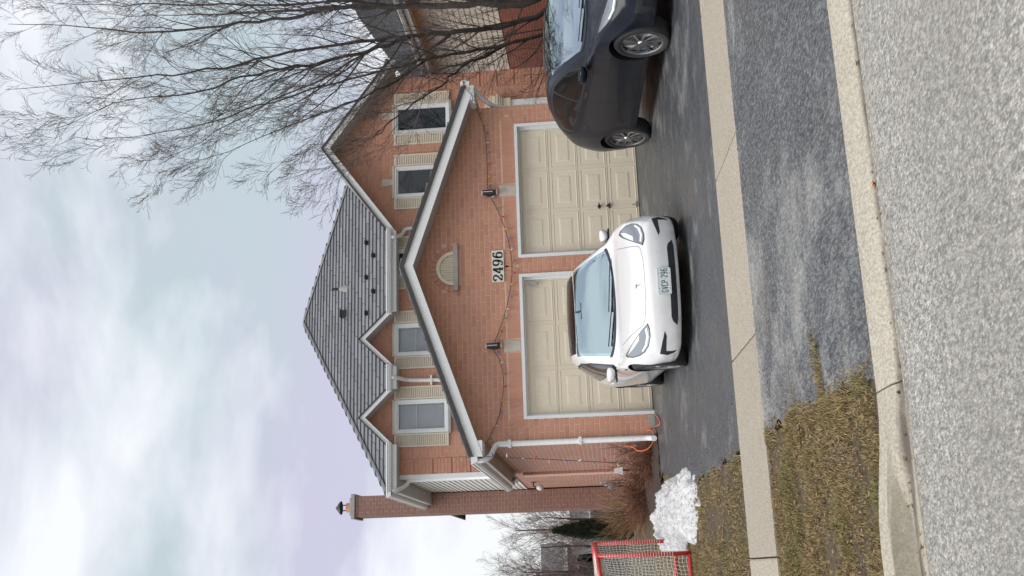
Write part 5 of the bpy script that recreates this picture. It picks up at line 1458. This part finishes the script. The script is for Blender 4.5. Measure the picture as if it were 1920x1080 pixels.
# main limbs traced through the air in front of the houses: (pixel x, y, distance behind the garage front), radius
LIMBS = [
 ([(1000, 2, 1.9), (900, 6, 2.0), (800, 11, 2.2), (700, 13, 2.4), (625, 12, 2.6), (540, 34, 2.8), (420, 48, 2.9), (290, 62, 3.0), (165, 52, 3.0), (10, 42, 3.0)], 0.135),
 ([(780, 11.5, 2.24), (740, 12, 2.25), (625, 4, 2.0), (458, 10, 1.8), (320, 8, 1.7), (208, 9, 1.6), (90, 6, 1.5)], 0.062),
 ([(1060, -30, 1.8), (1024, 22, 1.6), (935, 50, 1.4), (852, 60, 1.2), (768, 69, 1.1), (708, 76, 1.0), (542, 98, 0.9), (417, 125, 0.9), (292, 142, 0.8), (167, 154, 0.8), (14, 170, 0.8)], 0.105),
 ([(768, 69, 1.1), (708, 90, 0.7), (583, 121, 0.4), (479, 138, 0.2), (375, 171, 0.1), (250, 188, 0.0), (100, 240, 0.0)], 0.062),
 ([(1055, 25, 1.6), (1018, 60, 1.3), (949, 83, 1.0), (879, 97, 0.7), (810, 110, 0.5), (754, 124, 0.3), (625, 158, 0.1), (479, 200, 0.0), (375, 233, 0.0), (250, 256, 0.0), (120, 262, -0.1)], 0.070),
 ([(949, 84, 1.0), (865, 128, 0.5), (838, 152, 0.2), (777, 192, -0.1), (735, 225, -0.3), (690, 262, -0.4), (640, 300, -0.4), (590, 330, -0.4)], 0.040),
 ([(800, 112, 0.5), (720, 165, 0.1), (650, 195, -0.1), (560, 228, -0.3), (430, 282, -0.3), (320, 320, -0.3)], 0.036),
 ([(700, 92, 0.7), (600, 150, 1.3), (480, 205, 1.7), (380, 262, 2.0), (300, 300, 2.2)], 0.036),
 ([(1010, -6, 1.9), (860, -40, 2.4), (700, -50, 2.9), (500, -60, 3.2), (250, -70, 3.4), (20, -60, 3.4)], 0.11),
 ([(1020, -10, 1.9), (880, -90, 1.2), (720, -140, 0.6), (500, -200, 0.2), (280, -230, 0.0), (80, -230, 0.0)], 0.11),
 ([(625, 12, 2.6), (480, 24, 3.6), (330, 30, 4.2), (180, 25, 4.6)], 0.05),
 ([(850, 60, 1.2), (760, 130, 1.9), (690, 190, 2.5), (600, 250, 2.9), (500, 330, 3.1)], 0.034),
]
for li, (lp_, r0) in enumerate(LIMBS):
    pts = [PY(x, y, yy) for x, y, yy in lp_]
    if li in (0, 2, 4, 8, 9): pts = [fork+(pts[0]-fork)*0.0]+pts
    pts = catmull(pts, 4); n = len(pts)
    for i in range(2, n): pts[i] = pts[i]+Vector((rr.gauss(0, .018), rr.gauss(0, .03), rr.gauss(0, .018)))
    rs = [max(0.78*r0*(1-0.95*(i/(n-1))**0.72), 0.005) for i in range(n)]
    b = MB(); b.tube(pts, rs, 9 if r0 > 0.06 else 7, cap=False); tw = MB()
    lm = b.build('limb', BARK, tr, smooth=True)
    bb = MB(); tot = sum((pts[i+1]-pts[i]).length for i in range(n-1))
    sprout(bb, tw, pts, rs, min(tot*0.62, 4.3), 0, rr, 3, [30 if r0 > 0.06 else 19, 11, 6], 0.06, 0.12)
    if bb.v: bb.build('branch', BARK, lm)
    tw.build('twigs', TWIG, lm)['kind'] = 'stuff'

def far_tree(px, py, Yd, h, label, seed, r=0.12):
    rr = random.Random(seed); p = PY(px, py, Yd); p.z = gz(Yd)-0.1
    t = thing('bare_tree', label, 'tree', tuple(p), 'bare trees behind the house')
    b = MB(); tw = MB(); tr_ = MB()
    pts = branch_pts(p, Vector((rr.uniform(-.1, .1), 0, 1)), h*0.75, 6, 0.05, 0.05, rr); rs = [r*(1-0.8*i/6) for i in range(7)]
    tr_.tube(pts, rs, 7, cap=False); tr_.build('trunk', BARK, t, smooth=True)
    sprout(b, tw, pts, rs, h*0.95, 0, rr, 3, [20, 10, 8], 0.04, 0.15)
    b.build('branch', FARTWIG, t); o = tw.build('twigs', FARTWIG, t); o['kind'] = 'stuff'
far_tree(1120, 975, 16, 3.6, 'small bare tree just left of the chimney behind the cedar', 1, 0.06)
far_tree(1120, 1005, 30, 6.5, 'bare tree rising behind the grey roofed houses', 2, 0.1)
far_tree(1120, 1060, 26, 5.6, 'bare tree above the hockey net at the far left', 3, 0.1)
far_tree(1120, 1095, 21, 4.6, 'bare tree standing at the left edge of the view', 4, 0.1)
far_tree(1120, 985, 27, 4.0, 'thin bare tree showing beside the chimney above the pale house', 8, 0.07)
far_tree(1120, 1075, 33, 7.0, 'tallest bare tree at the far left behind the grey roof', 9, 0.12)
far_tree(1120, 1030, 24, 4.4, 'low bare tree between the cedar and the grey roof', 6, 0.08)

# ------------------------------------------------------------------ far houses on the left
FROOF = m_noisy('far_roof', (0.10, 0.10, 0.105), (0.14, 0.14, 0.145), 3, 0.8)
FWALL = m_noisy('far_brick', (0.24, 0.17, 0.15), (0.29, 0.21, 0.19), 6, 0.9)
FWALL2 = m_noisy('far_pale_wall', (0.34, 0.31, 0.30), (0.40, 0.37, 0.36), 6, 0.9)
def far_house(x0p, x1p, eave_px, ridge_px, Yd, label, wallm, wins, dep=6):
    a = PY(eave_px, x0p, Yd); c_ = PY(eave_px, x1p, Yd); xa, xb = sorted((a.x, c_.x)); ze = a.z; zr = PY(ridge_px, (x0p+x1p)/2, Yd+dep/2).z; g0 = gz(Yd)
    t = thing('far_house', label, 'house', ((xa+xb)/2, Yd, g0), 'houses far behind the lawn')
    MB().box(xa, xb, Yd, Yd+dep, g0-0.2, ze).build('wall', wallm, t)
    b = MB(); b.prism([(xa-0.3, Yd-0.4, ze), (xb+0.3, Yd-0.4, ze), (xb+0.3, Yd+dep/2, zr), (xa-0.3, Yd+dep/2, zr)], (0, 0, -0.12)); b.prism([(xa-0.3, Yd+dep+0.4, ze), (xb+0.3, Yd+dep+0.4, ze), (xb+0.3, Yd+dep/2, zr), (xa-0.3, Yd+dep/2, zr)], (0, 0, -0.12)); b.build('roof', FROOF, t)
    MB().box(xa-0.3, xb+0.3, Yd-0.46, Yd-0.40, ze-0.16, ze+0.03).build('gutter', WHITE, t)
    for (wx, wz, ww, wh) in wins:
        x = xa+(xb-xa)*wx; z = g0+(ze-g0)*wz
        o = MB().box(x-ww/2, x+ww/2, Yd-0.05, Yd-0.003, z-wh/2, z+wh/2).build('window', WHITE, t)
        MB().box(x-ww/2+0.08, x+ww/2-0.08, Yd-0.062, Yd-0.052, z-wh/2+0.08, z+wh/2-0.08).build('pane', GLASS, o)
far_house(1028, 1085, 1058, 1015, 34, 'grey roofed house with a white framed window behind the hockey net', FWALL, [(0.82, 0.55, 1.0, 1.3), (0.35, 0.55, 1.0, 1.3)])
far_house(995, 1024, 1112, 1072, 30, 'low house with dark roof between the cedar and the hockey net', FWALL2, [(0.5, 0.6, 0.9, 0.9)])
far_house(950, 982, 1105, 1068, 36, 'pale house half hidden behind the cedar and the chimney', FWALL2, [(0.5, 0.6, 0.9, 0.9)])
# timber fence behind the lawn
FEN = m_noisy('weathered_fence', (0.10, 0.085, 0.075), (0.15, 0.13, 0.115), 5, 0.9)
ft = thing('wooden_fence', 'weathered board fence across the back of the left lawn', 'fence', (-4, 20, gz(20)))
x = -9.0; b0 = None
while x < 0.6:
    p = (x, 20.0+0.01*math.sin(x*9), gz(20)-0.05)
    if b0 is None: b0 = MB().box(0, 0.135, 0, 0.02, 0, 1.25).build('fence_board', FEN, ft, at=p)
    else: copyobj(b0, 'fence_board', ft, p)
    x += 0.145
MB().box(-9, 0.6, 20.03, 20.07, gz(20)+0.25, gz(20)+0.34).build('fence_rail', FEN, ft); MB().box(-9, 0.6, 20.03, 20.07, gz(20)+0.85, gz(20)+0.94).build('fence_rail', FEN, ft)
# columnar cedar
CEDAR = m_island('cedar_foliage', [(0.012, 0.025, 0.014), (0.025, 0.045, 0.02), (0.035, 0.055, 0.028), (0.018, 0.03, 0.016), (0.04, 0.05, 0.025)], 0.8)
pc = PY(1180, 990, 8.5); cxx, cyy = pc.x, 8.5; g0 = gz(8.5); ztop = PY(1040, 990, 8.5).z
t = thing('cedar_tree', 'dark green columnar cedar at the left corner of the house', 'tree', (cxx, cyy, g0))
MB().tube([(cxx, cyy, g0-0.1), (cxx, cyy, ztop-0.2)], [0.06, 0.015], 7).build('trunk', BARK, t)
b = MB(); rr = random.Random(5)
for i in range(5200):
    f = rr.random()**1.25; z = g0+0.05+(ztop-g0-0.05)*f; rad = 0.30*(1-f)**0.62*min(1, 0.55+f*3)*(1+0.22*math.sin(9*f+3*rr.random()))
    a = rr.uniform(0, 6.283); q = rad*math.sqrt(rr.uniform(0.25, 1)); p = Vector((cxx+q*math.cos(a), cyy+q*math.sin(a), z))
    d = Vector((math.cos(a)*0.55, math.sin(a)*0.55, 0.9)).normalized(); sd = d.cross(Vector((rr.gauss(0, 1), rr.gauss(0, 1), rr.gauss(0, 1)))).normalized(); l_ = rr.uniform(0.05, 0.13); w_ = rr.uniform(0.012, 0.026)
    b.add([p-sd*w_, p+sd*w_, p+d*l_], [(0, 1, 2)])
b.build('crown', CEDAR, t)['kind'] = 'stuff'

# ------------------------------------------------------------------ planting bed at the garage corner
DRY = m_island('dry_grass', [(0.22, 0.13, 0.06), (0.34, 0.21, 0.10), (0.15, 0.085, 0.045), (0.42, 0.28, 0.14), (0.12, 0.06, 0.04)], 0.8)
REDT = m_island('red_stems', [(0.14, 0.055, 0.035), (0.24, 0.105, 0.055), (0.085, 0.042, 0.032), (0.20, 0.10, 0.06)], 0.8)
MULCH = m_noisy('mulch', (0.035, 0.022, 0.018), (0.09, 0.055, 0.04), 14, 0.95, 70, 1.0, bdist=0.03)
bed = []; 
b = MB(); nx_, ny_ = 14, 30; vs = []; fs = []; rr = random.Random(9)
for i in range(ny_+1):
    y = -0.35+6.2*i/ny_
    for j in range(nx_+1):
        x = -1.5+1.17*j/nx_
        vs.append((x, y, gz(y)+0.012+0.05*math.sin(math.pi*j/nx_)*min(1, i/4)+rr.uniform(-.008, .012)))
for i in range(ny_):
    for j in range(nx_): fs.append((i*(nx_+1)+j, i*(nx_+1)+j+1, (i+1)*(nx_+1)+j+1, (i+1)*(nx_+1)+j))
o = b.add(vs, fs).build('garden_bed', MULCH); o['kind'] = 'structure'
def clump(name, label, cat, x, y, n, h, spread, mat_, seed, r=0.005, lean=(0, 0), part='stems', arch=0.6, br=0, wob=0.30):
    rr = random.Random(seed); z0 = gz(y)
    t = thing(name, label, cat, (x, y, z0)); b = MB()
    for i in range(n):
        a = rr.uniform(0, 6.283); q = spread*0.35*math.sqrt(rr.random()); p = Vector((x+q*math.cos(a), y+q*math.sin(a), z0))
        hh = h*rr.uniform(0.45, 1.0); an = rr.uniform(0.05, 1.0)*arch; d = Vector((math.cos(a)*math.sin(an)+lean[0], math.sin(a)*math.sin(an)+lean[1], math.cos(an))).normalized()
        pts = [p]; nn = 4
        for k in range(nn):
            d = (d+Vector((rr.gauss(0, wob), rr.gauss(0, wob), -0.10*arch*(k+1)*0.5+rr.gauss(0, wob*.6)))).normalized(); pts.append(pts[-1]+d*hh/nn)
        b.tube(pts, [r, r*.9, r*.75, r*.6, r*.35], 3, cap=False)
        for k in range(br):
            j = rr.randint(1, 3); q0 = pts[j]; dd = (d+Vector((rr.gauss(0, .6), rr.gauss(0, .6), rr.gauss(0.2, .4)))).normalized(); ll = hh*rr.uniform(.12, .35)
            b.tube([q0, q0+dd*ll*.5, q0+dd*ll+Vector((0, 0, rr.uniform(-.03, .03)))], [r*.55, r*.45, r*.3], 3, cap=False)
    b.build(part, mat_, t)['kind'] = 'stuff'
    return t
clump('ornamental_grass', 'golden dry ornamental grass arching beside the side wall', 'plant', -1.30, 4.4, 240, 1.05, 0.5, DRY, 11, 0.0065, (-0.18, 0), 'dry_blades', 0.55, 1, 0.16)
clump('dry_shrub', 'tangle of brown dead stems spilling from the bed by the snow', 'shrub', -1.05, 2.4, 330, 0.80, 0.9, REDT, 12, 0.006, (-0.05, -0.1), 'stems', 1.2, 3)
clump('dry_shrub', 'low reddish dead shrub at the foot of the downspout', 'shrub', -0.66, 0.7, 260, 0.50, 0.75, REDT, 13, 0.005, (-0.05, -0.05), 'stems', 1.2, 3)
clump('dry_shrub', 'thin dark twiggy shrub reaching up the garage side wall', 'shrub', -0.52, 0.9, 30, 1.05, 0.35, REDT, 14, 0.007, (0, 0), 'stems', 0.35, 7)
clump('dry_perennial', 'matted tawny dead stems behind the snow pile', 'plant', -1.25, 3.3, 300, 0.62, 0.8, DRY, 15, 0.005, (-0.1, -0.1), 'stems', 1.1, 2)
# snow pile
SNOW = mat('old_snow', (0.72, 0.73, 0.74), 0.65); g = NG(SNOW); v = g.coords(obj='world')
n_ = g.noise(v, 26, 5, 0.7); n2_ = g.noise(v, 5, 4, 0.6)
g.color(g.mix(g.ramp(n_, [(0.50, (0,)*3), (0.66, (0.85,)*3)]), g.ramp(n2_, [(0.3, (0.50, 0.51, 0.52)), (0.6, (0.74, 0.74, 0.74))]), (0.16, 0.13, 0.11)))
g.bump(g.noise(v, 18, 6, 0.75), 0.8, 0.03)
from mathutils import noise as mnoise
t = thing('snow_pile', 'heap of dirty melting snow at the left edge of the driveway', 'snow', (-1.68, -2.5, gz(-2.5)))
sx_, sy_ = 60, 90; vs = []; fs = []
for i in range(sy_+1):
    y = -4.75+5.2*i/sy_
    for j in range(sx_+1):
        x = -2.75+1.80*j/sx_
        cx_ = -1.74-0.03*(y+2); fx = (x-cx_)/0.50; fy = (y+2.3)/2.2
        e = 1-(abs(fx)**2.2+abs(fy)**2.2)
        e += 0.55*mnoise.noise(Vector((x*2.6, y*1.7, 0)))+0.45*mnoise.noise(Vector((x*8, y*4, 3)))+0.3*mnoise.noise(Vector((x*21, y*9, 5)))
        h = 0.21*max(0, e)**0.75*(0.6+0.75*(y+4.5)/4.5) if e > 0 else -0.05
        h += 0.035*abs(mnoise.noise(Vector((x*7, y*5, 7))))*(e > 0)+0.014*mnoise.noise(Vector((x*19, y*15, 1)))*(e > 0)
        vs.append((x, y, SLOPE*y+h))
keep = []
for i in range(sy_):
    for j in range(sx_):
        q = (i*(sx_+1)+j, i*(sx_+1)+j+1, (i+1)*(sx_+1)+j+1, (i+1)*(sx_+1)+j)
        if any(vs[k][2] > SLOPE*vs[k][1] for k in q): keep.append(q)
MB().add(vs, keep).build('snow', SNOW, t, smooth=True)
# ------------------------------------------------------------------ hockey net
RED = m_noisy('red_steel', (0.50, 0.03, 0.035), (0.60, 0.055, 0.055), 7, 0.4, coat=0.2)
NETC = mat('net_cord', (0.60, 0.60, 0.54), 0.85)
hn = thing('hockey_net', 'red framed street hockey net with white mesh on the left lawn', 'hockey net', (-2.5, -2.65, gz(-2.6)))
a0 = PG(1296, 1037); a1 = PG(1267, 1014); hgt = 1.16
n0 = Vector((a0.x, a0.y, SLOPE*a0.y)); n1_ = Vector((a1.x, a1.y, SLOPE*a1.y)); upv = Vector((0, 0, hgt)); bk = Vector((-0.85, 0.10, 0)); tk = Vector((-0.42, 0.05, 0)); rt = 0.028
for q in (n0, n1_):
    MB().tube([q, q+upv], rt, 10).build('post', RED, hn, smooth=True)
    MB().tube([q+Vector((0, 0, 0.02)), q+bk+Vector((0, 0, 0.02))], rt, 10).build('base_bar', RED, hn, smooth=True)
    MB().tube([q+upv, q+tk+upv*1.0+Vector((0, 0, -0.03))], rt, 10).build('top_bar', RED, hn, smooth=True)
    MB().tube([q+tk+upv+Vector((0, 0, -0.03)), q+bk+Vector((0, 0, 0.02))], rt*0.9, 10).build('back_stay', RED, hn, smooth=True)
MB().tube([n0+upv, n1_+upv], rt, 10).build('crossbar', RED, hn, smooth=True)
MB().tube([n0+bk+Vector((0, 0, 0.02)), n1_+bk+Vector((0, 0, 0.02))], rt, 10).build('base_bar', RED, hn, smooth=True)
b = MB(); rr = random.Random(2)
def netpanel(A, B, C, D, nu, nv, sag=0.05):
    """quad panel A-B (bottom) D-C (top) of square mesh"""
    nrm_ = (B-A).cross(D-A).normalized()
    def pt(u_, v_): return A.lerp(B, u_).lerp(D.lerp(C, u_), v_)+nrm_*(sag*math.sin(math.pi*u_)*math.sin(math.pi*v_)+0.008*mnoise.noise(Vector((u_*9, v_*9, 0))))
    for i in range(nu+1):
        b.tube([pt((i/nu+0.02*math.sin(k*1.7)) if 0 < i < nu else i/nu, k/10) for k in range(11)], 0.0027, 3, cap=False)
    for j in range(nv+1):
        b.tube([pt(k/10, (j/nv+0.015*math.sin(k*1.3)) if 0 < j < nv else j/nv) for k in range(11)], 0.0022, 3, cap=False)
for q in (n0, n1_): netpanel(q, q+bk, q+tk+upv, q+upv, 17, 24)
netpanel(n0+bk, n1_+bk, n1_+tk+upv, n0+tk+upv, 34, 28, -0.08)
netpanel(n0+tk+upv, n1_+tk+upv, n1_+upv, n0+upv, 34, 9, 0.02)
for q in (n0, n1_):   # lacing wound round the posts
    for k in range(26):
        z = 0.22+k*0.034; a = [q+Vector((0.031*math.cos(w_), 0.031*math.sin(w_), z+0.012*w_/6.28)) for w_ in np.linspace(0, 6.28, 7)]
        b.tube(a, 0.003, 3, cap=False)
b.build('netting', NETC, hn)['kind'] = 'stuff'

# ------------------------------------------------------------------ grass, leaf litter
rr = random.Random(17)
def lz(y): return np.interp(y, [-11.56, -8.7, -7.56, 0, 3, 13], [-0.535, SLOPE*-8.7-0.022, SLOPE*-7.6-0.022, -0.012, 0.125, 0.225])
def blades(n, x0, x1, y0, y1, hmin, hmax, wmin, wmax, edge, seed):
    rr = random.Random(seed); vs = []; fs = []
    while len(fs) < n:
        x, y = rr.uniform(x0, x1), rr.uniform(y0, y1)
        if x > edge(y)+rr.gauss(0, .045)+0.07*mnoise.noise(Vector((0, y*5, 2)))+0.01: continue
        dens = 0.5+1.3*mnoise.noise(Vector((x*2.3, y*2.3, 5)))+0.6*mnoise.noise(Vector((x*7, y*7, 8)))
        if rr.random() > 0.22+dens: continue
        z = float(lz(y))+(0.02 if x > edge(y)-0.06 else 0); h = rr.uniform(hmin, hmax)*(0.55+0.9*max(0, min(dens, 1.3))); a = rr.uniform(0, 6.283); w_ = rr.uniform(wmin, wmax); ln = rr.uniform(0.2, 1.6)
        c_, s_ = math.cos(a), math.sin(a); b_ = len(vs)
        tx, ty = h*ln*math.cos(a+1.57+rr.gauss(0, .5)), h*ln*math.sin(a+1.57+rr.gauss(0, .5))
        vs += [(x-c_*w_, y-s_*w_, z-0.004), (x+c_*w_, y+s_*w_, z-0.004), (x+tx, y+ty, z+h)]
        fs.append((b_, b_+1, b_+2))
    return MB().add(vs, fs)
def edge_low(y):
    if y < -10.2: return -1.50+0.18*max(0, math.sin((y+10.2)*2.6))
    return -1.46
o = blades(110000, -3.6, -1.2, -11.55, -8.70, 0.008, 0.03, 0.0018, 0.004, edge_low, 3).build('boulevard_grass', GRASS)
tag(o, 'patchy brown and green grass on the strip between kerb and sidewalk', 'grass', kind='stuff')
o = blades(90000, -4.2, -1.2, -7.55, 1.5, 0.01, 0.032, 0.002, 0.0045, lambda y: left_up(y)-0.02, 4).build('lawn_grass', GRASS)
tag(o, 'matted winter grass on the lawn beside the driveway', 'grass', kind='stuff')
def litter(n, x0, x1, y0, y1, seed, test, smin=.012, smax=.035):
    rr = random.Random(seed); vs = []; fs = []; k = 0
    while k < n:
        x, y = rr.uniform(x0, x1), rr.uniform(y0, y1); zz = test(x, y, rr)
        if zz is None: continue
        s_ = rr.uniform(smin, smax); a = rr.uniform(0, 6.283); t1, t2 = rr.uniform(-.5, .5), rr.uniform(0, .8)
        c_, s2 = math.cos(a), math.sin(a); b_ = len(vs); cu = s_*t2
        for (u_, v_, h) in ((-1, 0, cu), (0, -.55, 0), (1, 0, cu), (0, .55, 0)):
            vs.append((x+(u_*c_-v_*s2)*s_, y+(u_*s2+v_*c_)*s_, zz+0.006+h+t1*s_*v_))
        fs += [(b_, b_+1, b_+2), (b_, b_+2, b_+3)]; k += 1
    return MB().add(vs, fs)
def t_lawn(x, y, rr):
    if y > -7.6: e = left_up(y)
    elif y < -8.7: e = edge_low(y)
    else: return None
    if x > e+0.05: return None
    return float(lz(y))+0.012
def t_drive(x, y, rr):
    """sparse, thicker along the lawn edge"""
    if -8.7 < y < -7.56: return None
    e = left_up(y) if y > -7.6 else -1.46
    if x < e: return None
    if rr.random() > math.exp(-(x-e)/0.28)+0.012: return None
    return SLOPE*y
o = litter(7500, -3.6, -1.0, -11.5, 0.5, 5, t_lawn, .006, .02).build('leaf_litter', LEAFL); tag(o, 'dry brown leaf litter scattered through the left grass', 'leaves', kind='stuff')
o = litter(1300, -1.6, 3.5, -11.5, -0.3, 6, t_drive, .004, .013).build('driveway_litter', LEAFL); tag(o, 'bits of dead leaf along the driveway edge', 'leaves', kind='stuff')
def t_gut(x, y, rr): return -0.552 if rr.random() < 0.5 else None
o = litter(130, -4, 1.2, -11.95, -11.78, 7, t_gut, .006, .02).build('gutter_litter', LEAFL); tag(o, 'leaf debris lying in the gutter', 'leaves', kind='stuff')
# grass tuft growing along the apron crack
o = blades(700, -1.50, -1.02, -10.58, -10.46, 0.008, 0.026, 0.0016, 0.0035, lambda y: -1.0-abs(y+10.52)*4.5+0.06*math.sin(y*60), 8)
sc_ = o.v; o.v = [(x, y, z+0.028) for x, y, z in sc_]
o = o.build('crack_grass', GRASS); tag(o, 'tongue of dry grass creeping along a crack in the apron', 'grass', kind='stuff')
# one orange leaf in the gutter
p = PG(1634, 350); lf = litter(1, p.x-.01, p.x+.01, -11.91, -11.89, 9, lambda x, y, r_: -0.55, .028, .03)
o = lf.build('fallen_leaf', mat('orange_leaf', (0.45, 0.17, 0.05), 0.7)); tag(o, 'single curled orange leaf lying in the gutter', 'leaf')
